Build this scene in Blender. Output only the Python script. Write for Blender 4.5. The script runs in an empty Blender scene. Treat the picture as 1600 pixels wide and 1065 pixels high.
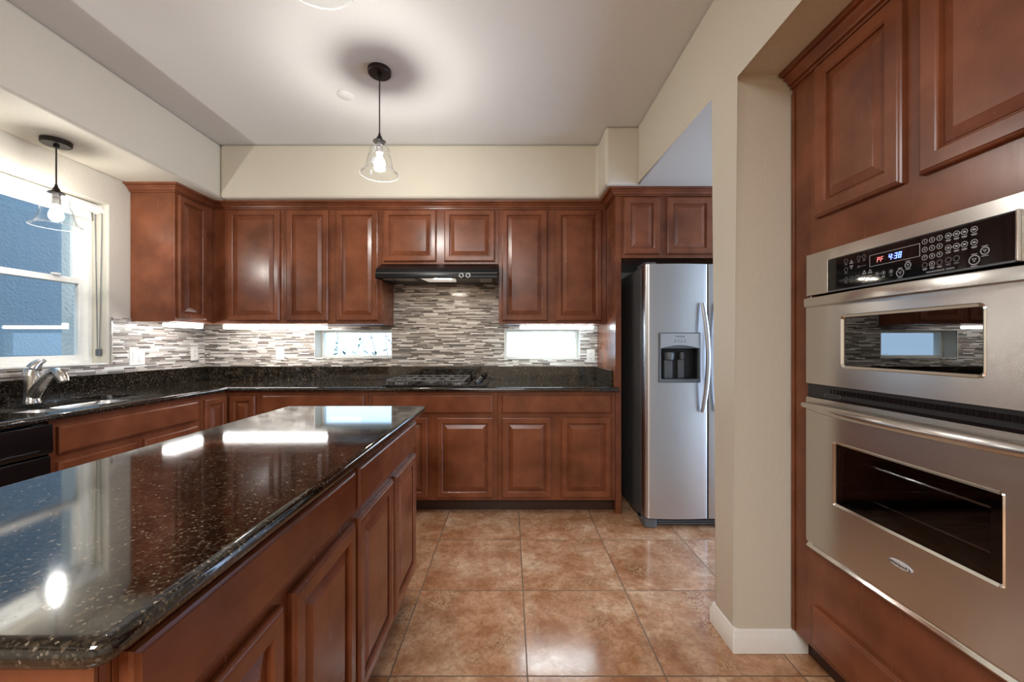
import bpy, bmesh, math, random
from mathutils import Vector, Matrix
random.seed(7)
PI = math.pi
S = bpy.context.scene
COL = S.collection

# ------------------------------------------------------------------ camera, world, lights, exposure
CAM_H = 1.223
cam_d = bpy.data.cameras.new('camera')
cam = bpy.data.objects.new('camera', cam_d)
COL.objects.link(cam)
cam.location = (0, 0, CAM_H)
cam.rotation_euler = (PI / 2, 0, 0)
cam_d.sensor_width = 36.0
cam_d.lens = 619.0 / 1600.0 * 36.0
cam_d.shift_x = (800 - 797) / 1600.0
cam_d.shift_y = (537 - 532.5) / 1600.0
cam_d.clip_start = 0.02
S.camera = cam

W = bpy.data.worlds.new('world')
S.world = W
W.use_nodes = True
bg = W.node_tree.nodes['Background']
bg.inputs['Color'].default_value = (0.50, 0.72, 1.0, 1)
bg.inputs['Strength'].default_value = 4.0

def area_light(name, loc, rot, sx, sy, power, col):
    l = bpy.data.lights.new(name, 'AREA')
    l.shape = 'RECTANGLE'
    l.size = sx
    l.size_y = sy
    l.energy = power
    l.color = col
    o = bpy.data.objects.new(name, l)
    o.location = loc
    o.rotation_euler = rot
    COL.objects.link(o)
    return o

# unseen fill light added behind the camera; daylight through the passage's glass door
area_light('fill_light_rear_room', (-0.4, -1.7, 2.72), (0, 0, 0), 1.3, 1.3, 110, (0.95, 0.975, 1.0))
area_light('daylight_passage', (2.85, 2.2, 1.15), (PI / 2, 0, PI / 2), 0.8, 1.9, 55, (0.50, 0.66, 1.0))

vs = S.view_settings
vs.view_transform = 'Standard'
vs.look = 'None'
vs.gamma = 1.0
vs.use_curve_mapping = False
vs.exposure = 0.25
S.display_settings.display_device = 'sRGB'
try:
    S.cycles.max_bounces = 10
    S.cycles.transparent_max_bounces = 12
    S.cycles.caustics_reflective = False
    S.cycles.caustics_refractive = False
    S.cycles.sample_clamp_indirect = 6.0
    S.cycles.use_denoising = True
except Exception:
    pass

# emission strengths of the lamps
BULB = 12.0
BAR = 24.0

# ------------------------------------------------------------------ materials
def lin(r, g, b):
    f = lambda c: (c / 255) / 12.92 if c / 255 <= 0.04045 else ((c / 255 + 0.055) / 1.055) ** 2.4
    return (f(r), f(g), f(b), 1)

class NT:
    def __init__(self, name):
        self.m = bpy.data.materials.new(name)
        self.m.use_nodes = True
        self.t = self.m.node_tree
        self.b = self.t.nodes['Principled BSDF']
        self.out = self.t.nodes['Material Output']
    def n(self, typ, **kw):
        nd = self.t.nodes.new(typ)
        for k, v in kw.items():
            setattr(nd, k, v)
        return nd
    def link(self, a, b):
        self.t.links.new(a, b)
    def math(self, op, a, b=None, c=None):
        nd = self.n('ShaderNodeMath', operation=op)
        for i, v in enumerate((a, b, c)):
            if v is None:
                continue
            if isinstance(v, (int, float)):
                nd.inputs[i].default_value = v
            else:
                self.link(v, nd.inputs[i])
        return nd.outputs[0]
    def coord(self, scale=(1, 1, 1), loc=(0, 0, 0)):
        tc = self.n('ShaderNodeTexCoord')
        mp = self.n('ShaderNodeMapping')
        mp.inputs['Scale'].default_value = scale
        mp.inputs['Location'].default_value = loc
        self.link(tc.outputs['Object'], mp.inputs['Vector'])
        return mp.outputs[0]
    def noise(self, vec, scale, detail=4, rough=0.5, dist=0.0):
        nd = self.n('ShaderNodeTexNoise')
        nd.inputs['Scale'].default_value = scale
        nd.inputs['Detail'].default_value = detail
        nd.inputs['Roughness'].default_value = rough
        nd.inputs['Distortion'].default_value = dist
        if vec is not None:
            self.link(vec, nd.inputs['Vector'])
        return nd.outputs['Fac']
    def ramp(self, fac, stops, interp='LINEAR'):
        nd = self.n('ShaderNodeValToRGB')
        cr = nd.color_ramp
        cr.interpolation = interp
        while len(cr.elements) < len(stops):
            cr.elements.new(0.5)
        for e, (p, c) in zip(cr.elements, stops):
            e.position = p
            e.color = c
        self.link(fac, nd.inputs[0])
        return nd.outputs[0]
    def mix(self, fac, a, b, blend='MIX'):
        nd = self.n('ShaderNodeMix', data_type='RGBA', blend_type=blend)
        for sock, v in ((nd.inputs[0], fac), (nd.inputs[6], a), (nd.inputs[7], b)):
            if isinstance(v, (int, float)):
                sock.default_value = v
            elif isinstance(v, tuple):
                sock.default_value = v
            else:
                self.link(v, sock)
        return nd.outputs[2]
    def bump(self, height, strength=0.2, dist=0.01):
        nd = self.n('ShaderNodeBump')
        nd.inputs['Strength'].default_value = strength
        nd.inputs['Distance'].default_value = dist
        self.link(height, nd.inputs['Height'])
        self.link(nd.outputs[0], self.b.inputs['Normal'])
    def set(self, **kw):
        for k, v in kw.items():
            s = self.b.inputs[k.replace('_', ' ')]
            if isinstance(v, (int, float, tuple)):
                s.default_value = v
            else:
                self.link(v, s)
        return self.m

def plain(name, col, rough=0.5, metal=0.0, **kw):
    t = NT(name)
    v = t.coord()
    nz = t.noise(v, 40, 2)
    c2 = tuple(min(1, x * 1.06) for x in col[:3]) + (1,)
    c1 = tuple(x * 0.94 for x in col[:3]) + (1,)
    t.set(Base_Color=t.mix(nz, c1, c2), Roughness=rough, Metallic=metal, **kw)
    return t.m

def emit(name, col, strength):
    t = NT(name)
    t.set(Base_Color=(0.8, 0.8, 0.8, 1), Emission_Color=col, Emission_Strength=strength)
    return t.m

def wall_mat(name, col, scale=70, strength=0.25):
    t = NT(name)
    v = t.coord()
    big = t.noise(v, 1.2, 3)
    c1 = tuple(x * 0.95 for x in col[:3]) + (1,)
    c2 = tuple(min(1, x * 1.04) for x in col[:3]) + (1,)
    t.set(Base_Color=t.mix(big, c1, c2), Roughness=0.62)
    t.bump(t.noise(v, scale, 3, 0.55), strength, 0.006)
    return t.m

def wood_mat(name, axis):
    t = NT(name)
    sc = [9, 9, 9]
    sc[axis] = 0.7
    v = t.coord(tuple(sc))
    blot = t.noise(t.coord(), 4.5, 3, 0.55)
    grain = t.noise(v, 7, 6, 0.6, 0.6)
    base = t.ramp(blot, [(0.3, (0.135, 0.040, 0.0160, 1)), (0.7, (0.290, 0.095, 0.042, 1))])
    col = t.mix(t.math('MULTIPLY', grain, 0.35), base, (0.090, 0.024, 0.008, 1))
    t.set(Base_Color=col, Roughness=t.math('ADD', t.math('MULTIPLY', grain, 0.10), 0.21),
          Specular_IOR_Level=0.42)
    t.bump(grain, 0.04, 0.002)
    return t.m

def granite_mat(name):
    t = NT(name)
    v = t.coord()
    def vor(scale):
        vo = t.n('ShaderNodeTexVoronoi', feature='F1')
        vo.inputs['Scale'].default_value = scale
        t.link(v, vo.inputs['Vector'])
        h = t.n('ShaderNodeSeparateColor')
        t.link(vo.outputs['Color'], h.inputs[0])
        return h.outputs
    a, b_ = vor(330), vor(150)
    big = t.noise(v, 22, 4, 0.6)
    fine = t.ramp(a[0], [(0.0, (0.004, 0.004, 0.004, 1)), (0.34, (0.014, 0.011, 0.008, 1)), (0.50, (0.042, 0.033, 0.024, 1)),
                         (0.74, (0.076, 0.060, 0.044, 1)), (0.91, (0.150, 0.130, 0.105, 1)), (0.975, (0.32, 0.29, 0.25, 1))], 'CONSTANT')
    mid = t.ramp(b_[0], [(0.0, (0.30, 0.30, 0.30, 1)), (0.40, (0.70, 0.66, 0.60, 1)), (0.68, (1.1, 1.05, 0.96, 1)), (0.90, (1.6, 1.5, 1.35, 1))], 'CONSTANT')
    c = t.mix(1.0, fine, mid, 'MULTIPLY')
    c = t.mix(1.0, c, t.ramp(big, [(0.35, (0.28, 0.28, 0.28, 1)), (0.65, (0.95, 0.92, 0.86, 1))]), 'MULTIPLY')
    t.set(Base_Color=c, Roughness=0.06, IOR=1.75)
    return t.m

def mosaic_mat(name, ax):
    """thin linear glass-and-stone strips of random length; ax = 0 runs along x, 1 along y"""
    t = NT(name)
    tc = t.n('ShaderNodeTexCoord')
    sp = t.n('ShaderNodeSeparateXYZ')
    t.link(tc.outputs['Object'], sp.inputs[0])
    u = sp.outputs[ax]
    z = sp.outputs[2]
    H = 0.0108
    zz = t.math('DIVIDE', z, H)
    row = t.math('FLOOR', zz)
    fz = t.math('FRACT', zz)
    wn = t.n('ShaderNodeTexWhiteNoise', noise_dimensions='1D')
    t.link(row, wn.inputs['W'])
    spc = t.n('ShaderNodeSeparateColor')
    t.link(wn.outputs['Color'], spc.inputs[0])
    L = t.math('ADD', t.math('MULTIPLY', spc.outputs[0], 0.06), 0.075)
    uu = t.math('ADD', t.math('DIVIDE', u, L), t.math('MULTIPLY', spc.outputs[1], 37.0))
    warp = t.n('ShaderNodeTexNoise', noise_dimensions='1D')
    warp.inputs['Scale'].default_value = 0.9
    warp.inputs['Detail'].default_value = 1
    t.link(t.math('ADD', uu, t.math('MULTIPLY', row, 13.7)), warp.inputs['W'])
    uu = t.math('ADD', uu, t.math('MULTIPLY', warp.outputs['Fac'], 1.3))
    idx = t.math('FLOOR', uu)
    fu = t.math('FRACT', uu)
    cv = t.n('ShaderNodeCombineXYZ')
    t.link(idx, cv.inputs[0])
    t.link(row, cv.inputs[1])
    w2 = t.n('ShaderNodeTexWhiteNoise', noise_dimensions='2D')
    t.link(cv.outputs[0], w2.inputs['Vector'])
    s2 = t.n('ShaderNodeSeparateColor')
    t.link(w2.outputs['Color'], s2.inputs[0])
    r = s2.outputs[0]
    col = t.ramp(r, [(0.0, lin(66, 56, 50)), (0.11, lin(112, 100, 91)), (0.22, lin(152, 141, 131)), (0.36, lin(188, 178, 166)),
                     (0.52, lin(164, 159, 153)), (0.63, lin(212, 205, 196)), (0.77, lin(242, 239, 233)), (0.94, lin(88, 70, 59))], 'CONSTANT')
    streak = t.noise(t.coord((6, 6, 60)), 8, 3)
    col = t.mix(0.12, col, t.ramp(streak, [(0.3, (0.25, 0.24, 0.23, 1)), (0.7, (0.8, 0.78, 0.75, 1))]), 'MIX')
    gz = t.math('GREATER_THAN', fz, 0.12)
    gu = t.math('GREATER_THAN', fu, 0.012)
    g = t.math('MULTIPLY', gz, gu)
    col = t.mix(g, lin(172, 167, 160), col)
    rough = t.math('ADD', t.math('MULTIPLY', t.math('GREATER_THAN', s2.outputs[1], 0.55), -0.28), 0.42)
    t.set(Base_Color=col, Roughness=rough)
    t.bump(t.math('ADD', g, t.math('MULTIPLY', s2.outputs[2], 0.5)), 0.25, 0.002)
    return t.m

def floor_mat(name):
    t = NT(name)
    T = 0.507
    tc = t.n('ShaderNodeTexCoord')
    sp = t.n('ShaderNodeSeparateXYZ')
    t.link(tc.outputs['Object'], sp.inputs[0])
    ux = t.math('DIVIDE', t.math('SUBTRACT', sp.outputs[0], 0.064), T)
    uy = t.math('DIVIDE', t.math('SUBTRACT', sp.outputs[1], 1.459), T)
    ix, iy = t.math('FLOOR', ux), t.math('FLOOR', uy)
    fx, fy = t.math('FRACT', ux), t.math('FRACT', uy)
    ex = t.math('MINIMUM', fx, t.math('SUBTRACT', 1.0, fx))
    ey = t.math('MINIMUM', fy, t.math('SUBTRACT', 1.0, fy))
    e = t.math('MINIMUM', ex, ey)
    grout = t.math('LESS_THAN', e, 0.0052)
    cv = t.n('ShaderNodeCombineXYZ')
    t.link(ix, cv.inputs[0])
    t.link(iy, cv.inputs[1])
    wn = t.n('ShaderNodeTexWhiteNoise', noise_dimensions='2D')
    t.link(cv.outputs[0], wn.inputs['Vector'])
    off = t.n('ShaderNodeVectorMath', operation='MULTIPLY_ADD')
    t.link(wn.outputs['Color'], off.inputs[0])
    off.inputs[1].default_value = (9, 9, 9)
    t.link(tc.outputs['Object'], off.inputs[2])
    v = off.outputs[0]
    cloud = t.noise(v, 4.5, 10, 0.72, 0.2)
    fine = t.noise(v, 30, 8, 0.75, 0.8)
    veins = t.noise(v, 75, 4, 0.65, 0.6)
    patch = t.noise(v, 4.6, 3, 0.55)
    base = t.ramp(cloud, [(0.28, lin(130, 84, 52)), (0.42, lin(172, 120, 82)), (0.53, lin(198, 152, 114)), (0.68, lin(224, 192, 156))])
    base = t.mix(t.math('MULTIPLY', t.ramp(fine, [(0.45, (0, 0, 0, 1)), (0.60, (1, 1, 1, 1))]), 0.5), base, lin(136, 88, 54))
    vm = t.math('MULTIPLY', t.ramp(veins, [(0.50, (0, 0, 0, 1)), (0.53, (1, 1, 1, 1)), (0.60, (1, 1, 1, 1)), (0.63, (0, 0, 0, 1))]),
                t.ramp(patch, [(0.56, (0, 0, 0, 1)), (0.66, (1, 1, 1, 1))]))
    base = t.mix(t.math('MULTIPLY', t.ramp(patch, [(0.52, (0, 0, 0, 1)), (0.66, (1, 1, 1, 1))]), 0.5), base, lin(132, 84, 50))
    base = t.mix(t.math('MULTIPLY', vm, 0.55), base, lin(226, 194, 152))
    col = t.mix(grout, base, lin(104, 84, 62))
    r = t.math('ADD', t.math('MULTIPLY', fine, 0.16), 0.07)
    t.set(Base_Color=col, Roughness=t.math('ADD', r, t.math('MULTIPLY', grout, 0.4)), IOR=1.72)
    h = t.math('ADD', t.math('MULTIPLY', grout, -1.0), t.math('MULTIPLY', fine, 0.18))
    t.bump(h, 0.22, 0.003)
    return t.m

def steel_mat(name, base, rough, axis, amt=0.10, aniso=0.0):
    t = NT(name)
    sc = [220, 220, 220]
    sc[axis] = 2.0
    nz = t.noise(t.coord(tuple(sc)), 1.0, 3)
    t.set(Base_Color=base, Metallic=1.0, Roughness=t.math('ADD', t.math('MULTIPLY', nz, amt), rough))
    if aniso:
        cv = t.n('ShaderNodeCombineXYZ')
        cv.inputs[2].default_value = 1.0
        t.set(Anisotropic=aniso, Tangent=cv.outputs[0])
    return t.m

def thin_glass(name, tint=(1, 1, 1, 1), ior=1.5, rough=0.0):
    t = NT(name)
    tr = t.n('ShaderNodeBsdfTransparent')
    tr.inputs[0].default_value = tint
    gl = t.n('ShaderNodeBsdfGlossy')
    gl.inputs['Roughness'].default_value = rough
    lw = t.n('ShaderNodeLayerWeight')
    f0 = ((ior - 1) / (ior + 1)) ** 2
    fac = t.math('ADD', t.math('MULTIPLY', t.math('POWER', lw.outputs['Facing'], 5.0), 1 - f0), f0)
    mx = t.n('ShaderNodeMixShader')
    t.link(fac, mx.inputs[0])
    t.link(tr.outputs[0], mx.inputs[1])
    t.link(gl.outputs[0], mx.inputs[2])
    t.link(mx.outputs[0], t.out.inputs['Surface'])
    return t.m

def stucco_mat(name, col):
    t = NT(name)
    v = t.coord()
    t.set(Base_Color=t.mix(t.noise(v, 3, 4), tuple(x * 0.9 for x in col[:3]) + (1,), col), Roughness=0.9)
    t.bump(t.noise(v, 45, 4, 0.6), 0.8, 0.02)
    return t.m

M = {}
M['wall'] = wall_mat('cream_wall_paint', lin(210, 203, 187))
M['ceiling'] = wall_mat('ceiling_paint', lin(216, 214, 211), 90, 0.18)
M['white'] = plain('white_trim_paint', lin(236, 234, 228), 0.35)
M['vinyl'] = plain('white_vinyl', lin(238, 236, 228), 0.35)
M['plastic'] = plain('white_plastic', lin(240, 238, 232), 0.3)
M['slot'] = plain('dark_slot', lin(40, 38, 36), 0.6)
M['wood'] = wood_mat('cherry_wood_upright_grain', 2)
M['woodx'] = wood_mat('cherry_wood_level_grain', 0)
M['toe'] = plain('shade_darkened_toe_board', (0.045, 0.016, 0.008, 1), 0.45)  # shade of the toe recess put into the board colour
M['granite'] = granite_mat('dark_granite')
M['mosaic_x'] = mosaic_mat('linear_mosaic_back', 0)
M['mosaic_y'] = mosaic_mat('linear_mosaic_left', 1)
M['floor'] = floor_mat('stone_look_floor_tile')
M['steel'] = steel_mat('brushed_steel', (0.58, 0.555, 0.52, 1), 0.24, 0, 0.02, 0.75)
M['steel_soft'] = steel_mat('fridge_steel', (0.60, 0.60, 0.61, 1), 0.30, 0, 0.08, 0.6)
M['steel_side'] = plain('fridge_side_grey', lin(96, 96, 98), 0.35, 0.3)
M['chrome'] = plain('polished_trim', (0.75, 0.74, 0.72, 1), 0.12, 1.0)
M['nickel'] = steel_mat('brushed_nickel', (0.58, 0.56, 0.53, 1), 0.22, 2)
M['sink'] = steel_mat('sink_steel', (0.70, 0.70, 0.70, 1), 0.25, 1)
M['black'] = plain('black_enamel', (0.006, 0.006, 0.007, 1), 0.16)
M['hood_black'] = plain('hood_black_enamel', (0.006, 0.006, 0.006, 1), 0.30, 0.0, Specular_IOR_Level=0.22)
M['black_soft'] = plain('black_plastic', (0.013, 0.013, 0.015, 1), 0.45)
M['iron'] = plain('cast_iron', (0.13, 0.125, 0.12, 1), 0.36)
M['black_glass'] = plain('black_glass', (0.006, 0.006, 0.007, 1), 0.04)
M['oven_glass'] = thin_glass('dark_microwave_glass', (0.10, 0.11, 0.12, 1), 2.5)
M['oven_glass_low'] = thin_glass('dark_oven_glass', (0.62, 0.64, 0.66, 1), 1.55)
M['grey_plastic'] = plain('grey_plastic', lin(92, 96, 100), 0.4)
M['filter'] = plain('hood_filter_metal', lin(150, 146, 138), 0.45, 0.6)
M['lens'] = emit('hood_lamp_lens', (1.0, 0.90, 0.76, 1), 0.32)
M['bronze'] = plain('dark_bronze', (0.022, 0.016, 0.013, 1), 0.4, 0.5)
M['silver'] = plain('socket_silver', (0.5, 0.48, 0.46, 1), 0.3, 0.8)
M['glass'] = thin_glass('clear_glass', (0.99, 1.0, 1.0, 1), 1.42)
M['rim_glass'] = NT('ground_glass_rim').set(Base_Color=(0.9, 0.92, 0.92, 1), Roughness=0.15, Alpha=0.28)
M['pane'] = thin_glass('window_glass', (0.95, 0.97, 0.97, 1), 1.5)
def frosted(name, col, strength):
    """lamp envelope: lets the filament's light through and glows itself"""
    t = NT(name)
    tr = t.n('ShaderNodeBsdfTransparent')
    tr.inputs[0].default_value = (1, 1, 1, 1)
    em = t.n('ShaderNodeEmission')
    em.inputs[0].default_value = col
    em.inputs[1].default_value = strength
    ad = t.n('ShaderNodeAddShader')
    t.link(tr.outputs[0], ad.inputs[0])
    t.link(em.outputs[0], ad.inputs[1])
    t.link(ad.outputs[0], t.out.inputs['Surface'])
    return t.m
M['bulb'] = frosted('bulb_glow', (1.0, 0.965, 0.92, 1), BULB)
M['bar'] = emit('light_bar_glow', (1.0, 0.97, 0.93, 1), BAR)
M['bar_cool'] = emit('light_bar_glow_cool', (0.80, 0.94, 1.0, 1), BAR)
M['hoodlamp'] = emit('hood_lamp_glow', (1.0, 0.87, 0.72, 1), 260.0)
M['blue'] = emit('blue_digits', (0.04, 0.12, 1.0, 1), 3.5)
M['red'] = emit('red_digits', (1.0, 0.03, 0.04, 1), 0.9)
M['ink'] = plain('panel_print', lin(176, 180, 186), 0.4)
M['inkdim'] = plain('panel_print_dim', lin(110, 112, 116), 0.4)
M['navy'] = plain('badge_blue', lin(30, 32, 84), 0.4)
M['darkink'] = plain('badge_letters', lin(44, 46, 50), 0.4)
M['badge'] = plain('badge_silver', lin(226, 226, 230), 0.2, 0.3)
M['fabric'] = plain('white_blind_fabric', lin(238, 238, 234), 0.8)
M['stucco'] = stucco_mat('blue_grey_stucco', lin(112, 122, 128))
M['stucco_pale'] = stucco_mat('pale_stucco', lin(222, 222, 214))
M['ground'] = stucco_mat('concrete_ground', lin(150, 150, 146))
M['leaf'] = plain('shrub_leaves', lin(70, 110, 92), 0.5)
M['stem'] = plain('shrub_stem', lin(90, 80, 66), 0.7)

# ------------------------------------------------------------------ mesh helpers
class MB:
    def __init__(self):
        self.bm = bmesh.new()
    def box(self, x0, x1, y0, y1, z0, z1):
        v = [self.bm.verts.new(p) for p in ((x0, y0, z0), (x1, y0, z0), (x1, y1, z0), (x0, y1, z0),
                                            (x0, y0, z1), (x1, y0, z1), (x1, y1, z1), (x0, y1, z1))]
        for f in ((0, 3, 2, 1), (4, 5, 6, 7), (0, 1, 5, 4), (1, 2, 6, 5), (2, 3, 7, 6), (3, 0, 4, 7)):
            self.bm.faces.new([v[i] for i in f])
        return self
    def ringloops(self, loops, cap0=True, cap1=True, close=False):
        """bridge a list of point loops of equal length"""
        vs_ = [[self.bm.verts.new(p) for p in L] for L in loops]
        n = len(vs_[0])
        pairs = list(zip(vs_[:-1], vs_[1:]))
        if close:
            pairs.append((vs_[-1], vs_[0]))
        for a, b in pairs:
            for i in range(n):
                j = (i + 1) % n
                self.bm.faces.new((a[i], a[j], b[j], b[i]))
        if not close:
            if cap0:
                self.bm.faces.new(vs_[0][::-1])
            if cap1:
                self.bm.faces.new(vs_[-1])
        return self
    def frontloops(self, u0, u1, v0, v1, prof, close=False):
        """nested rectangles in the x-z plane; prof = [(inset, y)]"""
        loops = [[(u0 + i, y, v0 + i), (u1 - i, y, v0 + i), (u1 - i, y, v1 - i), (u0 + i, y, v1 - i)] for i, y in prof]
        return self.ringloops(loops, close=close)
    def prism(self, poly, axis, a, b):
        """poly: 2-D points in the two other axes (in xyz order); extruded along axis from a to b"""
        def P(p, t):
            q = list(p)
            q.insert(axis, t)
            return tuple(q)
        return self.ringloops([[P(p, a) for p in poly], [P(p, b) for p in poly]])
    def lathe(self, prof, c=(0, 0, 0), seg=32, axis=2, cap=True):
        loops = []
        for r, h in prof:
            L = []
            for k in range(seg):
                a = 2 * PI * k / seg
                p = [r * math.cos(a), r * math.sin(a)]
                p.insert(axis, h)
                L.append((c[0] + p[0], c[1] + p[1], c[2] + p[2]))
            loops.append(L)
        return self.ringloops(loops, cap, cap)
    def tube(self, pts, r, seg=12, cap=True):
        pts = [Vector(p) for p in pts]
        rs = r if isinstance(r, (list, tuple)) else [r] * len(pts)
        loops = []
        up = Vector((0, 0, 1))
        for i, p in enumerate(pts):
            d = (pts[min(i + 1, len(pts) - 1)] - pts[max(i - 1, 0)]).normalized()
            ref = up if abs(d.dot(up)) < 0.95 else Vector((1, 0, 0))
            a = d.cross(ref).normalized()
            b = d.cross(a).normalized()
            loops.append([tuple(p + rs[i] * (math.cos(2 * PI * k / seg) * a + math.sin(2 * PI * k / seg) * b)) for k in range(seg)])
        return self.ringloops(loops, cap, cap)
    def plate(self, us, vs_, hole, P0, P1):
        """wall with rectangular openings; us, vs_ breaks; hole(i,j) True where open; P0/P1 map (u,v) to the two faces"""
        nu, nv = len(us) - 1, len(vs_) - 1
        cache = {}
        def V(k, i, j):
            if (k, i, j) not in cache:
                cache[(k, i, j)] = self.bm.verts.new((P0 if k == 0 else P1)(us[i], vs_[j]))
            return cache[(k, i, j)]
        solid = lambda i, j: 0 <= i < nu and 0 <= j < nv and not hole(i, j)
        for i in range(nu):
            for j in range(nv):
                if not solid(i, j):
                    continue
                self.bm.faces.new((V(0, i, j), V(0, i + 1, j), V(0, i + 1, j + 1), V(0, i, j + 1)))
                self.bm.faces.new((V(1, i, j), V(1, i, j + 1), V(1, i + 1, j + 1), V(1, i + 1, j)))
                for (di, dj, a, b) in ((-1, 0, (i, j), (i, j + 1)), (1, 0, (i + 1, j), (i + 1, j + 1)),
                                       (0, -1, (i, j), (i + 1, j)), (0, 1, (i, j + 1), (i + 1, j + 1))):
                    if not solid(i + di, j + dj):
                        self.bm.faces.new((V(0, *a), V(0, *b), V(1, *b), V(1, *a)))
        return self

def empty(name, loc=(0, 0, 0), rz=0.0):
    o = bpy.data.objects.new(name, None)
    o.empty_display_size = 0.1
    o.location = loc
    o.rotation_euler = (0, 0, rz)
    COL.objects.link(o)
    return o

def tag(o, label=None, cat=None, group=None, kind=None):
    if label:
        o['label'] = label
    if cat:
        o['category'] = cat
    if group:
        o['group'] = group
    if kind:
        o['kind'] = kind
    return o

def thing(name, label, cat, loc=(0, 0, 0), rz=0.0, group=None):
    return tag(empty(name, loc, rz), label, cat, group)

def obj(name, mb, mat, parent=None, bevel=0, seg=2, smooth=None, loc=None, label=None):
    bm = mb.bm
    bmesh.ops.recalc_face_normals(bm, faces=bm.faces[:])
    if smooth:
        lim = math.radians(smooth)
        for e in bm.edges:
            if len(e.link_faces) == 2 and e.calc_face_angle(0) > lim:
                e.smooth = False
    me = bpy.data.meshes.new(name)
    bm.to_mesh(me)
    bm.free()
    if smooth:
        for p in me.polygons:
            p.use_smooth = True
    me.materials.append(mat)
    o = bpy.data.objects.new(name, me)
    COL.objects.link(o)
    if parent:
        o.parent = parent
    if loc:
        o.location = loc
    if bevel:
        b = o.modifiers.new('bevel', 'BEVEL')
        b.width = bevel
        b.segments = seg
        b.limit_method = 'ANGLE'
        b.angle_limit = math.radians(32)
        for p in me.polygons:
            p.use_smooth = True
        b.harden_normals = True
    if label:
        o['label'] = label
    return o

def struct(name, mb, mat, bevel=0, seg=3, label=None, smooth=None):
    o = obj(name, mb, mat, None, bevel, seg, smooth)
    o['kind'] = 'structure'
    if label:
        o['label'] = label
    return o

def rounded(x0, x1, y0, y1, r, n=6):
    pts = []
    for cx, cy, a0 in ((x1 - r, y0 + r, -90), (x1 - r, y1 - r, 0), (x0 + r, y1 - r, 90), (x0 + r, y0 + r, 180)):
        for k in range(n + 1):
            a = math.radians(a0 + 90 * k / n)
            pts.append((cx + r * math.cos(a), cy + r * math.sin(a)))
    return pts

def text_obj(name, s, size, mat, parent, mtx, spacing=1.0, thick=0.0004):
    cu = bpy.data.curves.new(name, 'FONT')
    cu.body = s
    cu.size = size
    cu.align_x = 'CENTER'
    cu.align_y = 'CENTER'
    cu.space_character = spacing
    cu.extrude = thick
    tmp = bpy.data.objects.new(name + '_tmp', cu)
    COL.objects.link(tmp)
    dg = bpy.context.evaluated_depsgraph_get()
    me = bpy.data.meshes.new_from_object(tmp.evaluated_get(dg))
    bpy.data.objects.remove(tmp)
    bpy.data.curves.remove(cu)
    me.transform(mtx)
    me.materials.clear()
    me.materials.append(mat)
    me.name = name
    o = bpy.data.objects.new(name, me)
    COL.objects.link(o)
    o.parent = parent
    return o

FRONT = Matrix.Rotation(PI / 2, 4, 'X')      # text lying in x-y stood up to face local -y

# ------------------------------------------------------------------ key dimensions (metres)
XW = -2.66          # left wall
YW = 3.45           # back wall
ZC = 2.743          # ceiling
ZS = 2.335          # underside of the dropped soffits
YU = 3.125          # face of the back wall cabinets
YB = 2.85           # face of the back base cabinets
XB = -2.033         # face of the left base cabinets
XUL = -2.347        # face of the left wall cabinet
XP = 0.758          # tall end panel
ZT = 0.914          # worktop height
YR = -3.6           # rear wall

# ------------------------------------------------------------------ room shell
struct('floor', MB().box(XW - 0.2, 2.8, YR - 0.2, YW + 0.2, -0.08, 0.0), M['floor'], label='mottled tan stone-look floor tiles')
struct('ceiling', MB().box(XW - 0.2, 2.8, YR - 0.2, YW + 0.2, ZC, ZC + 0.1), M['ceiling'], label='flat pale grey ceiling')

WT = 0.18
SW = [(-1.694, -1.031, 1.103, 1.340), (-0.045, 0.602, 1.096, 1.346)]      # the two low windows in the back wall
us = [XW - 0.2, SW[0][0], SW[0][1], SW[1][0], SW[1][1], 2.8]
vz = [0, SW[1][2], SW[0][2], SW[0][3], SW[1][3], ZC]
def bhole(i, j):
    return (i == 1 and j == 2) or (i == 3 and j in (1, 2, 3))
struct('wall_back', MB().plate(us, vz, bhole, lambda u, v: (u, YW, v), lambda u, v: (u, YW + WT, v)), M['wall'])

LW = (1.25, 2.62, 1.087, 2.14)                                           # window over the sink
us = [YR - 0.2, LW[0], LW[1], YW]
vz = [0, LW[2], LW[3], ZC]
struct('wall_left', MB().plate(us, vz, lambda i, j: i == 1 and j == 1, lambda u, v: (XW, u, v), lambda u, v: (XW - 0.2, u, v)), M['wall'], 0.012)

struct('wall_rear', MB().box(XW, 2.8, YR - 0.15, YR, 0, ZC), M['wall'])
struct('wall_right', MB().box(1.80, 1.95, YR, 1.574, 0, ZC), M['wall'])
us = [1.7355, 1.8, 2.6, YW]
vz = [0, 0.02, 2.1, ZC]
struct('wall_passage', MB().plate(us, vz, lambda i, j: i == 1 and j == 1, lambda u, v: (2.6, u, v), lambda u, v: (2.75, u, v)), M['wall'])
struct('wall_fridge_side', MB().box(1.86, 1.96, 2.85, YW, 0, ZS), M['wall'])

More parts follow.
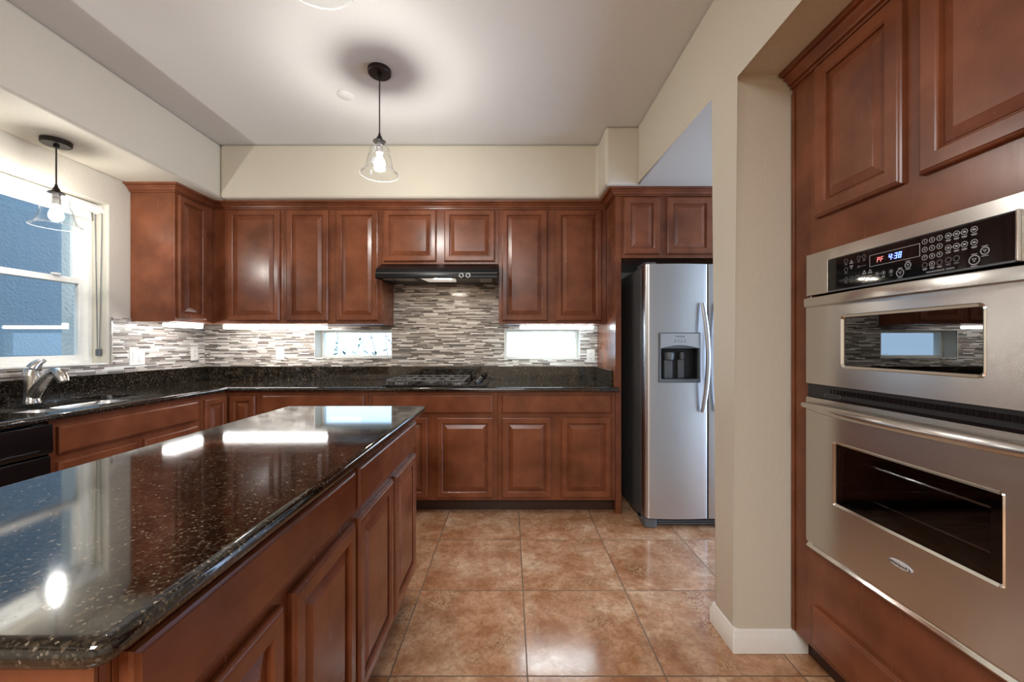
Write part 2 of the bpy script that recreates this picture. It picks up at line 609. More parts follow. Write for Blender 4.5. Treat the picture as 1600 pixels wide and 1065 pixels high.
# dropped soffits
struct('wall_soffit_left', MB().box(XW, -2.212, YR, YW, ZS, ZC), M['wall'], 0.022, 4, 'cream soffit running over the sink window')
struct('wall_soffit_back', MB().prism([(-2.212, YW), (-2.212, 3.016), (0.668, 3.016), (0.668, 2.767), (1.90, 2.767), (1.90, YW)], 2, ZS, ZC),
       M['wall'], 0.022, 4, 'cream soffit over the back cabinets with a step beside the fridge')
hd_ = MB().prism([(2.767, ZC), (2.767, ZS - 0.01), (1.7355, ZS - 0.01), (1.7355, 0), (1.574, 0), (1.574, 2.29), (YR, 2.29), (YR, ZC)], 0, 0.8925, 1.80)
bmesh.ops.bevel(hd_.bm, geom=[e for e in hd_.bm.edges if all(abs(v.co.x - 0.8925) < 1e-5 for v in e.verts)], offset=0.019, segments=6, profile=0.5, affect='EDGES')
struct('wall_right_kitchen', hd_, M['wall'], label='cream pillar and header framing the fridge passage and the oven alcove', smooth=40)
struct('ceiling_passage', MB().box(1.8003, 2.6, 1.5745, 2.767, ZS - 0.01, ZC - 0.001), M['wall'])
struct('wall_passage_end', MB().box(1.8003, 2.6, 1.5745, 1.7355, 0, ZS - 0.0105), M['wall'])
bb = MB()
bb.ringloops([[(x0, y0, z), (x1, y0, z), (x1, y1, z), (x0, y1, z)] for (x0, x1, y0, y1, z) in
              [(0.879, 1.178, 1.561, 1.748, 0), (0.879, 1.178, 1.561, 1.748, 0.062), (0.883, 1.178, 1.565, 1.744, 0.070),
               (0.885, 1.178, 1.567, 1.742, 0.082), (0.890, 1.178, 1.572, 1.738, 0.092)]])
struct('baseboard_pillar', bb, M['white'], 0.003, 2, 'white baseboard round the foot of the pillar')

# mosaic splashback
us = [XW + 0.008, SW[0][0], SW[0][1], SW[1][0], SW[1][1], XP]
vz = [1.02, SW[1][2], SW[0][2], SW[0][3], SW[1][3], 1.82]
struct('wall_tile_back', MB().plate(us, vz, bhole, lambda u, v: (u, YW - 0.008, v), lambda u, v: (u, YW - 0.0005, v)), M['mosaic_x'],
       label='grey and white linear mosaic on the back wall')
us = [LW[0] - 0.1, LW[1] + 0.022, YW - 0.008]
vz = [1.02, LW[2] - 0.004, 1.40]
struct('wall_tile_left', MB().plate(us, vz, lambda i, j: i == 0 and j == 1, lambda u, v: (XW + 0.008, u, v), lambda u, v: (XW + 0.0005, u, v)), M['mosaic_y'],
       label='grey and white linear mosaic beside the sink window')
struct('trim_1', MB().box(XW + 0.0006, XW + 0.010, LW[1] + 0.016, LW[1] + 0.022, LW[2], 1.40), M['chrome'], label='thin metal edge of the mosaic beside the window')

# ------------------------------------------------------------------ windows
def sash(parent, pos, a0, a1, z0, z1, wid, thick, axis):
    mb = MB()
    if axis == 1:
        mb.plate([a0, a0 + wid, a1 - wid, a1], [z0, z0 + wid, z1 - wid, z1], lambda i, j: i == 1 and j == 1,
                 lambda u, v: (pos + thick / 2, u, v), lambda u, v: (pos - thick / 2, u, v))
        pn = MB().box(pos - 0.002, pos + 0.002, a0 + wid - 0.002, a1 - wid + 0.002, z0 + wid - 0.002, z1 - wid + 0.002)
    else:
        mb.plate([a0, a0 + wid, a1 - wid, a1], [z0, z0 + wid, z1 - wid, z1], lambda i, j: i == 1 and j == 1,
                 lambda u, v: (u, pos - thick / 2, v), lambda u, v: (u, pos + thick / 2, v))
        pn = MB().box(a0 + wid - 0.002, a1 - wid + 0.002, pos - 0.002, pos + 0.002, z0 + wid - 0.002, z1 - wid + 0.002)
    s = obj('sash', mb, M['vinyl'], parent, 0.003, 2)
    obj('pane', pn, M['pane'], s)
    return s

w1 = tag(empty('window_1', (0, 0, 0)), 'white single-hung window over the sink', kind='structure')
fr = MB().plate([LW[0], LW[0] + 0.03, LW[1] - 0.03, LW[1]], [LW[2], LW[2] + 0.03, LW[3] - 0.03, LW[3]], lambda i, j: i == 1 and j == 1,
                lambda u, v: (XW - 0.10, u, v), lambda u, v: (XW - 0.195, u, v))
obj('window_frame', fr, M['vinyl'], w1, 0.004, 2)
sash(w1, XW - 0.135, LW[0] + 0.028, LW[1] - 0.028, LW[2] + 0.028, 1.645, 0.036, 0.03, 1)
sash(w1, XW - 0.170, LW[0] + 0.028, LW[1] - 0.028, 1.61, LW[3] - 0.028, 0.034, 0.03, 1)
obj('window_sill', MB().box(XW - 0.13, XW + 0.004, LW[0] + 0.001, LW[1] - 0.001, LW[2] + 0.0005, LW[2] + 0.010), M['white'], w1, 0.003)
lk = MB().box(XW - 0.125, XW - 0.105, 2.40, 2.44, 1.646, 1.658)
obj('sash_lock', lk, M['vinyl'], w1, 0.002)

for k, (a0, a1, z0, z1) in enumerate(SW):
    w = tag(empty('window_%d' % (k + 2)), ['low window in the mosaic left of the hob', 'low window in the mosaic right of the hob'][k], kind='structure')
    mb = MB().plate([a0, a0 + 0.018, a1 - 0.018, a1], [z0, z0 + 0.018, z1 - 0.018, z1], lambda i, j: i == 1 and j == 1,
                    lambda u, v: (u, YW + 0.11, v), lambda u, v: (u, YW + 0.17, v))
    obj('window_frame', mb, M['vinyl'], w, 0.003)
    obj('pane', MB().box(a0 + 0.016, a1 - 0.016, YW + 0.138, YW + 0.142, z0 + 0.016, z1 - 0.016), M['pane'], w)
    ln = MB().plate([a0 - 0.006, a0, a1, a1 + 0.006], [z0 - 0.006, z0, z1, z1 + 0.006], lambda i, j: i == 1 and j == 1,
                    lambda u, v: (u, YW - 0.010, v), lambda u, v: (u, YW - 0.0082, v))
    obj('window_trim', ln, M['white'], w)

# glass door the daylight comes through
d2 = tag(empty('door_1'), 'glass door at the end of the passage', kind='structure')
mb = MB().plate([1.8, 1.87, 2.53, 2.6], [0.02, 0.12, 2.03, 2.1], lambda i, j: i == 1 and j == 1, lambda u, v: (2.65, u, v), lambda u, v: (2.70, u, v))
obj('door_frame', mb, M['vinyl'], d2)

# ------------------------------------------------------------------ outdoors
struct('ground', MB().box(-9, 9, -9, 12, -0.5, -0.3), M['ground'])
struct('wall_neighbour', MB().box(-4.75, -4.45, -3, 4.3, -0.3, 4.6), M['stucco'], label='shaded blue stucco wall of the next house outside the window')
struct('wall_outside_return', MB().box(-3.17, -2.862, 2.80, 3.45, -0.3, 3.2), M['stucco_pale'], label='stucco return just outside the sink window')

def shrub(loc, label, n, h, spread):
    r = thing('shrub', label, 'plant', loc, 0, 'shrubs outside the back windows')
    st = MB()
    lf = MB()
    for k in range(n):
        a = random.uniform(0, 2 * PI)
        e = Vector((math.cos(a) * spread * random.uniform(.2, 1), math.sin(a) * spread * 0.5 * random.uniform(.2, 1), h * random.uniform(.7, 1)))
        pts = [e * t + Vector((0, 0, 0.12 * math.sin(PI * t))) for t in (0, .25, .5, .75, 1)]
        st.tube(pts, [0.010, 0.008, 0.006, 0.005, 0.003], 6)
        for q in range(24):
            t = random.uniform(.45, 1)
            p = e * t + Vector((0, 0, 0.12 * math.sin(PI * t)))
            d = Vector((random.uniform(-1, 1), random.uniform(-1, 1), random.uniform(-.6, .8))).normalized()
            s = d.cross(Vector((0, 0, 1))).normalized() * 0.018
            nrm = d.cross(s).normalized() * 0.003
            L = random.uniform(.06, .13)
            A, B, C, D = p, p + d * L * .5 + s, p + d * L, p + d * L * .5 - s
            m1 = p + d * L * .5
            lf.ringloops([[tuple(A), tuple(A), tuple(A), tuple(A)][:0] or [tuple(B), tuple(m1 + nrm), tuple(D), tuple(m1 - nrm)],
                          [tuple(C + s * .05), tuple(C + nrm * .2), tuple(C - s * .05), tuple(C - nrm * .2)]])
            lf.ringloops([[tuple(A + s * .05), tuple(A + nrm * .2), tuple(A - s * .05), tuple(A - nrm * .2)],
                          [tuple(B), tuple(m1 + nrm), tuple(D), tuple(m1 - nrm)]])
    obj('branches', st, M['stem'], r)
    obj('foliage', lf, M['leaf'], r)
shrub((-1.35, 4.75, -0.3), 'leafy shrub outside the left low window, nearest its right end', 15, 1.75, 0.55)
shrub((-2.20, 5.0, -0.3), 'sparse leafy shrub outside the left low window, towards its middle', 12, 1.70, 0.55)

# ------------------------------------------------------------------ cabinet parts
def door(parent, u0, u1, v0, v1, fw=0.046, name='door'):
    f = MB().frontloops(u0, u1, v0, v1, [(0, -0.0005), (0, -0.012), (0.003, -0.016), (0.007, -0.0175), (0.009, -0.020), (fw - 0.007, -0.020),
                                         (fw - 0.004, -0.0165), (fw - 0.001, -0.015), (fw, -0.010), (fw, -0.0005)], close=True)
    d = obj(name, f, M['wood'], parent, smooth=25)
    s = min(0.026, (min(u1 - u0, v1 - v0) - 2 * fw) * 0.22)
    p = MB().frontloops(u0 + fw, u1 - fw, v0 + fw, v1 - fw, [(0, -0.003), (0, -0.0055), (0.005, -0.0055), (0.007, -0.0075), (0.006 + s, -0.0165), (0.008 + s, -0.0175)])
    obj('raised_panel', p, M['wood'], d)
    return d

def drawer_front(parent, u0, u1, v0, v1, name='drawer_front'):
    f = MB().frontloops(u0, u1, v0, v1, [(0, -0.0005), (0, -0.012), (0.003, -0.016), (0.007, -0.0175), (0.010, -0.020)])
    return obj(name, f, M['woodx'], parent, smooth=25)

def cabinet(name, label, loc, rz, w, d, z0, z1, doors=(), drawers=(), toe=0.0, group=None, box_top=None):
    """local frame: x along the front, y = 0 the face plane, +y into the wall, z from the floor"""
    t = thing(name, label, 'cabinet', loc, rz, group)
    obj('carcass', MB().box(0.001, w - 0.001, 0.0185, d, z0 + toe, box_top or z1), M['wood'], t)
    obj('face_frame', MB().box(0.0006, w - 0.0006, 0, 0.018, z0 + toe, z1), M['wood'], t, 0.0012, 1)
    if toe:
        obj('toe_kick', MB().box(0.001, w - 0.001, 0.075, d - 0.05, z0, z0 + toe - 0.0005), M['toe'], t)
    for a in doors:
        door(t, *a)
    for a in drawers:
        drawer_front(t, *a)
    return t

ZU0, ZU1 = 1.38, 2.30
UG = 'wall cabinets along the back wall'
# back wall cabinets
def back_upper(label, x0, x1, z0, ds, zd0):
    cabinet('wall_cabinet', label, (x0, YU, 0), 0, x1 - x0, YW - 0.01 - YU, z0, ZU1,
            [(a - x0, b - x0, zd0, 2.276) for a, b in ds], group=UG)
back_upper('single-door cherry wall cabinet in the back corner, widest of the tall doors', XUL + 0.001, -1.785, ZU0, [(-2.220, -1.811)], 1.404)
back_upper('two-door cherry wall cabinet left of the hood, above the left low window', -1.785, -1.01, ZU0, [(-1.759, -1.43), (-1.369, -1.038)], 1.404)
back_upper('short two-door cherry wall cabinet directly above the black range hood', -1.01, -0.09, 1.845, [(-0.995, -0.580), (-0.517, -0.119)], 1.870)
back_upper('two-door cherry wall cabinet right of the hood, above the right low window', -0.09, XP - 0.001, ZU0, [(-0.065, 0.294), (0.360, 0.722)], 1.404)
# left wall cabinet (its end panel faces the camera)
YE = 2.772
lc = cabinet('wall_cabinet', 'cherry wall cabinet on the window wall, its plain end panel facing the room', (XUL, YE, 0), PI / 2, YW - 0.01 - YE, -(XW - XUL) - 0.003, ZU0, ZU1,
             [(0.020, 0.275, 1.404, 2.276)])
# over-fridge cabinet
cabinet('wall_cabinet', 'deep short cherry cabinet above the refrigerator', (0.8015, YB, 0), 0, 1.055, YW - 0.01 - YB, 1.84, ZU1,
        [(a - 0.8015, b - 0.8015, 1.865, 2.276) for a, b in ((0.818, 1.072), (1.125, 1.451), (1.50, 1.76))])
# tall end panel
t = thing('end_panel', 'tall cherry panel from floor to crown left of the refrigerator', 'panel', (XP, YB, 0))
obj('panel_board', MB().box(0.0, 0.040, 0.019, 0.595, 0, ZU1), M['wood'], t)
obj('front_stile', MB().box(0.0, 0.042, 0.0, 0.0185, 0, ZU1), M['wood'], t, 0.0012, 1)

# base cabinets
BG = 'base cabinets along the back wall'
def back_base(label, x0, x1, drs, dws):
    cabinet('base_cabinet', label, (x0, YB, 0), 0, x1 - x0, 0.585, 0, 0.883,
            [(a - x0, b - x0, 0.121, 0.695) for a, b in drs], [(a - x0, b - x0, 0.727, 0.857) for a, b in dws], 0.10, BG)
back_base('cherry base cabinet under the worktop left of the hob, mostly behind the island', -1.80, -1.02, [(-1.774, -1.44), (-1.38, -1.048)], [(-1.774, -1.048)])
back_base('cherry base cabinet below the hob with one wide drawer front', -1.02, -0.09, [(-0.990, -0.590), (-0.526, -0.120)], [(-0.990, -0.123)])
back_base('cherry base cabinet right of the hob, against the tall end panel', -0.09, XP - 0.001, [(-0.059, 0.299), (0.366, 0.727)], [(-0.059, 0.727)])
# corner cabinet with two doors meeting at the inside corner
t = thing('corner_base_cabinet', 'corner cherry base cabinet with two narrow doors meeting in the inside corner', 'cabinet', (XB, YB, 0))
obj('carcass', MB().prism([(-0.61, 0.59), (-0.61, -0.249), (-0.0185, -0.249), (-0.0185, 0.0185), (0.232, 0.0185), (0.232, 0.59)], 2, 0.10, 0.883), M['wood'], t)
obj('face_frame', MB().prism([(-0.018, -0.249), (0, -0.249), (0, 0), (0.232, 0), (0.232, 0.018), (-0.018, 0.018)], 2, 0.10, 0.883), M['wood'], t)
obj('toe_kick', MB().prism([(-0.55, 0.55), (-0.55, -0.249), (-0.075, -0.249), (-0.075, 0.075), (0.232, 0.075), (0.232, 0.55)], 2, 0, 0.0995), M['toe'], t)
door(t, 0.023, 0.207, 0.121, 0.852, 0.044)
ld = door(t, -0.227, -0.024, 0.121, 0.852, 0.044)
ld.rotation_euler = (0, 0, PI / 2)
ld.location = (0, 0, 0)
# left run: sink cabinet, dishwasher, near cabinet
cabinet('base_cabinet', 'cherry base cabinet under the sink with a wide false drawer front', (XB, 1.745, 0), PI / 2, 0.854, 0.61, 0, 0.883,
        [(0.030, 0.400, 0.121, 0.695), (0.445, 0.819, 0.121, 0.695)], [(0.030, 0.819, 0.730, 0.853)], 0.10, None, 0.66)
cabinet('base_cabinet', 'cherry base cabinet beyond the dishwasher at the near end of the window wall', (XB, 0.20, 0), PI / 2, 0.93, 0.61, 0, 0.883,
        [(0.030, 0.450, 0.121, 0.695), (0.48, 0.90, 0.121, 0.695)], [(0.030, 0.90, 0.730, 0.853)], 0.10)

# island cabinets facing +x
IX = -0.475
cabinet('island_cabinet', 'near island base cabinet with one wide drawer over two doors', (IX, 0.4725, 0), PI / 2, 0.7175, 0.60, 0, 0.883,
        [(0.012, 0.333, 0.135, 0.693), (0.369, 0.7045, 0.135, 0.693)], [(0.008, 0.7045, 0.727, 0.850)], 0.10, 'island base cabinets')
cabinet('island_cabinet', 'far island base cabinet with one wide drawer over two doors', (IX, 1.1905, 0), PI / 2, 0.755, 0.60, 0, 0.883,
        [(0.0135, 0.368, 0.135, 0.693), (0.394, 0.739, 0.135, 0.693)], [(0.0135, 0.739, 0.727, 0.850)], 0.10, 'island base cabinets')
t = thing('island_end_panel', 'cherry end panel closing the near end of the island', 'panel', (IX - 0.604, 0.452, 0))
obj('panel_board', MB().box(0, 0.604, 0.006, 0.019, 0, 0.883), M['wood'], t)
obj('corner_stile', MB().box(0.575, 0.604, 0.0, 0.0055, 0, 0.883), M['wood'], t, 0.001, 1)

# crown mouldings
def sweep(path, prof):
    """path: 2-D points, outward = right-hand side of travel; prof: (outward offset, z)"""
    P = [Vector(p) for p in path]
    mb = MB()
    loops = []
    for i, p in enumerate(P):
        def nrm(a, b):
            d = (b - a).normalized()
            return Vector((d.y, -d.x))
        if i == 0:
            m, s = nrm(P[0], P[1]), 1
        elif i == len(P) - 1:
            m, s = nrm(P[-2], P[-1]), 1
        else:
            n1, n2 = nrm(P[i - 1], P[i]), nrm(P[i], P[i + 1])
            m = (n1 + n2).normalized()
            s = 1 / max(0.3, m.dot(n1))
        loops.append([(p.x + m.x * s * o, p.y + m.y * s * o, z) for o, z in prof])
    return mb.ringloops(loops)
def crown_prof(zb, zt):
    h = zt - zb
    return [(0.0005, zb), (0.011, zb), (0.012, zb + h * .10), (0.009, zb + h * .14), (0.009, zb + h * .20), (0.019, zb + h * .22), (0.021, zb + h * .36), (0.028, zb + h * .50),
            (0.038, zb + h * .60), (0.040, zb + h * .66), (0.037, zb + h * .69), (0.037, zb + h * .74), (0.052, zb + h * .76), (0.055, zb + h * .82), (0.056, zt), (0.0005, zt)]
cp = crown_prof(2.284, 2.3345)
path = [(XW + 0.002, YE), (XUL, YE), (XUL, YU), (XP, YU), (XP, YB), (1.855, YB)]
tag(obj('crown_molding', sweep(path, cp), M['woodx'], None, smooth=22), 'dark cherry crown moulding along the top of the back and left cabinets', 'moulding')

# ------------------------------------------------------------------ worktops
NOSE = [(0.008, 0.0), (0.002, 0.0035), (0.0, 0.009), (0.0, 0.016), (0.0018, 0.022), (0.006, 0.027), (0.0125, 0.030), (0.0150, 0.030)]
def inset(loop, d):
    """move a counter-clockwise outline inwards by d"""
    P = [Vector(p) for p in loop]
    out = []
    for i, p in enumerate(P):
        e1, e2 = (p - P[i - 1]).normalized(), (P[(i + 1) % len(P)] - p).normalized()
        n1, n2 = Vector((-e1.y, e1.x)), Vector((-e2.y, e2.x))
        m = (n1 + n2).normalized()
        q = p + m * (d / max(0.3, m.dot(n1)))
        out.append((q.x, q.y))
    return out
def slab(outer, holes, z0, z1):
    mb = MB()
    bm = mb.bm
    rings = [[bm.verts.new((x, y, z0 + z)) for x, y in inset(outer, i)] for i, z in NOSE]
    n = len(outer)
    for a, b in zip(rings[:-1], rings[1:]):
        for i in range(n):
            bm.faces.new((a[i], a[(i + 1) % n], b[(i + 1) % n], b[i]))
    top, bot = [rings[-1]], [rings[0]]
    for h in holes:
        lo = [bm.verts.new((x, y, z0)) for x, y in h]
        hi = [bm.verts.new((x, y, z1)) for x, y in h]
        for i in range(len(h)):
            j = (i + 1) % len(h)
            bm.faces.new((lo[i], lo[j], hi[j], hi[i]))
        top.append(hi)
        bot.append(lo)
    for rs in (top, bot):
        es = []
        for r in rs:
            for i in range(len(r)):
                e = bm.edges.get((r[i], r[(i + 1) % len(r)]))
                es.append(e)
        bmesh.ops.triangle_fill(bm, use_beauty=True, use_dissolve=False, edges=es)
    return mb
# sink opening, shallower behind the near bowl
SX0, SX1, SY0, SY1 = -2.46, -2.095, 1.775, 2.42
hole = rounded(SX0, SX1, SY0, SY1, 0.05, 5)
L = [(XW + 0.010, 0.20), (-2.006, 0.20), (-2.006, 2.81), (0.776, 2.81), (0.776, 2.848), (XP - 0.0015, 2.848), (XP - 0.0015, YW - 0.010), (XW + 0.010, YW - 0.010)]
wt = thing('worktop', 'black granite worktop running along the window wall and the back wall', 'worktop')
obj('top_slab', slab(L, [hole], ZT - 0.030, ZT), M['granite'], wt, smooth=35)
obj('back_upstand', MB().box(XW + 0.032, XP - 0.024, YW - 0.030, YW - 0.0085, ZT + 0.0003, 1.029), M['granite'], wt, 0.002)
obj('side_upstand', MB().box(XW + 0.0085, XW + 0.030, 0.20, YW - 0.0085, ZT + 0.0003, 1.029), M['granite'], wt, 0.002)
obj('end_upstand', MB().box(XP - 0.0225, XP - 0.0015, 2.915, YW - 0.0085, ZT + 0.0003, 1.029), M['granite'], wt, 0.002)

isl = []
IXE, IY0, IY1 = -0.420, 0.406, 1.984
for (cx, cy, r, a0) in ((IXE - 0.020, IY0 + 0.020, 0.020, -90), (IXE - 0.020, IY1 - 0.020, 0.020, 0), (-1.112 + 0.020, IY1 - 0.020, 0.020, 90), (-1.112 + 0.020, IY0 + 0.020, 0.020, 180)):
    for k in range(9):
        a = math.radians(a0 + 90 * k / 8)
        isl.append((cx + r * math.cos(a), cy + r * math.sin(a)))
tag(obj('island_worktop', slab(isl, [], ZT - 0.030, ZT), M['granite'], None, smooth=50), 'polished black-brown speckled granite worktop on the island', 'worktop')

# ------------------------------------------------------------------ sink and faucet
sk = thing('sink', 'stainless double-bowl sink set under the granite below the window', 'sink', (0, 0, 0))
def bowl(y0, y1, depth, name='bowl'):
    mb = MB()
    def ring(i, z, r):
        return [(x, y, z) for x, y in rounded(SX0 - 0.004 + i, SX1 + 0.004 - i, y0 + i, y1 - i, r, 5)]
    zt = ZT - 0.031
    mb.ringloops([ring(-0.012, zt - 0.004, 0.06), ring(-0.012, zt, 0.06), ring(0, zt, 0.055), ring(0.006, zt - 0.02, 0.055), ring(0.010, zt - depth + 0.03, 0.055),
                  ring(0.03, zt - depth, 0.05), ring(0.03, zt - depth - 0.003, 0.05), ring(0.006, zt - depth + 0.025, 0.057), ring(0.0, zt - 0.022, 0.058)], cap0=False, cap1=False, close=True)
    b = obj(name, mb, M['sink'], sk, smooth=40)
    fl = MB().prism(rounded(SX0 + 0.028, SX1 - 0.028, y0 + 0.032, y1 - 0.032, 0.045, 5), 2, zt - depth - 0.002, zt - depth + 0.0005)
    obj('bowl_floor', fl, M['sink'], b)
    obj('drain', MB().lathe([(0.042, 0), (0.042, 0.003), (0.030, 0.004), (0.028, 0.001)], ((SX0 + SX1) / 2, (y0 + y1) / 2, zt - depth + 0.001), 24), M['chrome'], b, smooth=40)
bowl(SY0 + 0.002, 2.06, 0.17)
bowl(2.085, SY1 - 0.002, 0.20)

fc = thing('faucet', 'brushed nickel single-lever faucet behind the sink', 'faucet', (-2.545, 2.11, ZT))
obj('base', MB().lathe([(0.034, 0.0003), (0.034, 0.004), (0.031, 0.008), (0.029, 0.05), (0.0285, 0.095), (0.031, 0.135), (0.030, 0.142)], seg=28), M['nickel'], fc, smooth=40)
lev = MB()
pts, rr = [], []
for k in range(13):
    t_ = k / 12
    pts.append((-0.004 + 0.035 * t_ ** 1.6, -0.002 + 0.04 * t_ ** 1.8, 0.142 + 0.075 * math.sin(t_ * PI / 2)))
    rr.append(0.030 * (1 - t_) ** 0.62 + 0.0045)
lev.tube(pts, rr, 20)
obj('lever', lev, M['nickel'], fc, smooth=50)
sp = MB()
pts, rr = [], []
ctrl = [Vector((0.006, 0.0, 0.035)), Vector((0.035, -0.002, 0.075)), Vector((0.075, -0.004, 0.125)), Vector((0.112, -0.006, 0.158)), Vector((0.140, -0.008, 0.166)), Vector((0.160, -0.009, 0.158))]
for k in range(21):
    f_ = k / 20 * (len(ctrl) - 1)
    i = min(int(f_), len(ctrl) - 2)
    q = f_ - i
    p0, p1, p2, p3 = ctrl[max(i - 1, 0)], ctrl[i], ctrl[i + 1], ctrl[min(i + 2, len(ctrl) - 1)]
    pts.append(0.5 * ((2 * p1) + (-p0 + p2) * q + (2 * p0 - 5 * p1 + 4 * p2 - p3) * q * q + (-p0 + 3 * p1 - 3 * p2 + p3) * q ** 3))
    rr.append(0.030 - 0.010 * min(1, k / 14))
sp.tube(pts, rr, 20)
obj('spout', sp, M['nickel'], fc, smooth=50)
hd = MB()
hd.tube([(0.128, -0.007, 0.166), (0.140, -0.008, 0.164), (0.158, -0.009, 0.150), (0.172, -0.010, 0.128), (0.178, -0.010, 0.110)], [0.016, 0.021, 0.024, 0.0245, 0.023], 20)
obj('spray_head', hd, M['nickel'], fc, smooth=50)

# ------------------------------------------------------------------ dishwasher
dw = thing('dishwasher', 'black dishwasher under the granite beside the sink cabinet', 'dishwasher', (XB, 1.137, 0), PI / 2)
obj('tub', MB().box(0.003, 0.600, 0.03, 0.58, 0.09, 0.876), M['black_soft'], dw)
obj('door_panel', MB().box(0.004, 0.599, -0.022, 0.029, 0.11, 0.735), M['black'], dw, 0.004)
obj('control_panel', MB().prism([(-0.030, 0.745), (-0.034, 0.755), (-0.030, 0.874), (0.029, 0.874), (0.029, 0.738)], 0, 0.004, 0.599), M['black'], dw, 0.003)
obj('handle_lip', MB().box(0.06, 0.543, -0.040, -0.0335, 0.757, 0.771), M['black'], dw, 0.003)
obj('kick_plate', MB().box(0.004, 0.599, 0.05, 0.06, 0.0, 0.0885), M['black_soft'], dw)

# ------------------------------------------------------------------ range hood
hx0, hx1 = -1.000, -0.092
hh = thing('range_hood', 'black under-cabinet range hood above the hob', 'range hood', ((hx0 + hx1) / 2, 3.2, 1.70))
hw = (hx1 - hx0) / 2
def hy(y):
    return y - 3.2
prof = [(hy(3.44), 0.1435), (hy(3.08), 0.1435), (hy(2.985), 0.098), (hy(2.955), 0.086), (hy(2.932), 0.048), (hy(2.932), 0.012), (hy(2.945), 0.008), (hy(2.945), 0.030), (hy(3.43), 0.036)]
obj('hood_shell', MB().prism(prof, 0, -hw, hw), M['hood_black'], hh, 0.003, 2)
for s in (-1, 1):
    a = s * hw
    obj('side_skirt', MB().prism([(hy(2.946), 0.008), (hy(3.43), 0.030), (hy(3.43), 0.0355), (hy(2.946), 0.0305)], 0, min(a, a - s * 0.012), max(a, a - s * 0.012)), M['black'], hh)
obj('trim_line', MB().box(-hw + 0.002, hw - 0.002, hy(2.9305), hy(2.9335), 0.046, 0.050), M['iron'], hh)
lamp = obj('lamp_lens', MB().prism([(-0.13, hy(2.96)), (0.13, hy(2.96)), (0.12, hy(3.14)), (-0.10, hy(3.14))], 2, 0.012, 0.029), M['lens'], hh, 0.003)
obj('lamp_glow', MB().box(-0.02, 0.10, hy(2.965), hy(2.985), 0.0095, 0.0118), M['hoodlamp'], lamp)
for a, b, y0, y1 in ((-0.335, -0.185, 2.98, 3.12), (0.31, 0.405, 2.97, 3.2), (-0.43, -0.36, 2.95, 3.1)):
    obj('grease_filter', MB().box(a, b, hy(y0), hy(y1), 0.018, 0.030), M['filter'], hh, 0.002)
for x in (0.185, 0.235):
    k = obj('knob', MB().lathe([(0.013, 0), (0.013, -0.010), (0.010, -0.013)], (x, hy(2.932), 0.030), 20, axis=1), M['black_soft'], hh, smooth=40)
    obj('knob_ring', MB().lathe([(0.0165, -0.0002), (0.0165, -0.002), (0.0135, -0.002), (0.0135, -0.0002)], (x, hy(2.932), 0.030), 24, axis=1), M['silver'], k)

# ------------------------------------------------------------------ cooktop
ck = thing('cooktop', 'black gas hob with three cast-iron grates set in the granite', 'hob', (-0.551, 3.12, ZT))
def cy(y):
    return y - 3.12
def cx(x):
    return x + 0.551
obj('glass_top', MB().prism(rounded(cx(-0.931), cx(-0.171), cy(2.862), cy(3.385), 0.012, 4), 2, 0.0003, 0.011), M['black_glass'], ck, 0.003)
for a, b in ((-0.902, -0.764), (-0.757, -0.478), (-0.471, -0.335)):
    g = MB()
    y0, y1 = cy(2.885), cy(3.365)
    zb, zt = 0.034, 0.046
    for x in (a, b - 0.012):
        g.box(cx(x), cx(x) + 0.012, y0, y1, zb, zt)
    for y in (y0, cy(3.12), y1 - 0.012):
        g.box(cx(a) + 0.0121, cx(b) - 0.0121, y, y + 0.012, zb, zt)
    nx = 2 if b - a < 0.2 else 4
    for k in range(1, nx):
        x = cx(a) + (b - a) * k / nx
        for (q0, q1) in ((0.0121, 0.17), (0.30, 0.468)):
            g.box(x - 0.005, x + 0.005, y0 + q0, y0 + q1, zb + 0.001, zt)
    for x in (a, b - 0.012):
        for y in (y0, y1 - 0.014):
            g.box(cx(x), cx(x) + 0.012, y, y + 0.014, 0.0113, zb - 0.0001)
    obj('grate', g, M['iron'], ck, 0.002, 1)
for x, y, r in ((-0.832, 2.99, 0.035), (-0.832, 3.25, 0.045), (-0.62, 3.12, 0.05), (-0.402, 2.99, 0.045), (-0.402, 3.25, 0.035)):
    bn = obj('burner', MB().lathe([(r, 0.0112), (r, 0.017), (r * 0.8, 0.020), (r * 0.8, 0.0112)], (cx(x), cy(y), 0), 24), M['silver'], ck, smooth=40)
    obj('burner_cap', MB().lathe([(r * 0.7, 0.0202), (r * 0.72, 0.026), (r * 0.6, 0.029)], (cx(x), cy(y), 0), 24), M['iron'], bn, smooth=40)
for k in range(5):
    kb = obj('knob', MB().lathe([(0.021, 0.0112), (0.020, 0.028), (0.017, 0.032)], (cx(-0.243), cy(2.935 + 0.093 * k), 0), 20), M['black'], ck, smooth=40)
    obj('knob_grip', MB().box(cx(-0.243) - 0.004, cx(-0.243) + 0.004, cy(2.935 + 0.093 * k) - 0.017, cy(2.935 + 0.093 * k) + 0.017, 0.0322, 0.040), M['chrome'], kb, 0.002)

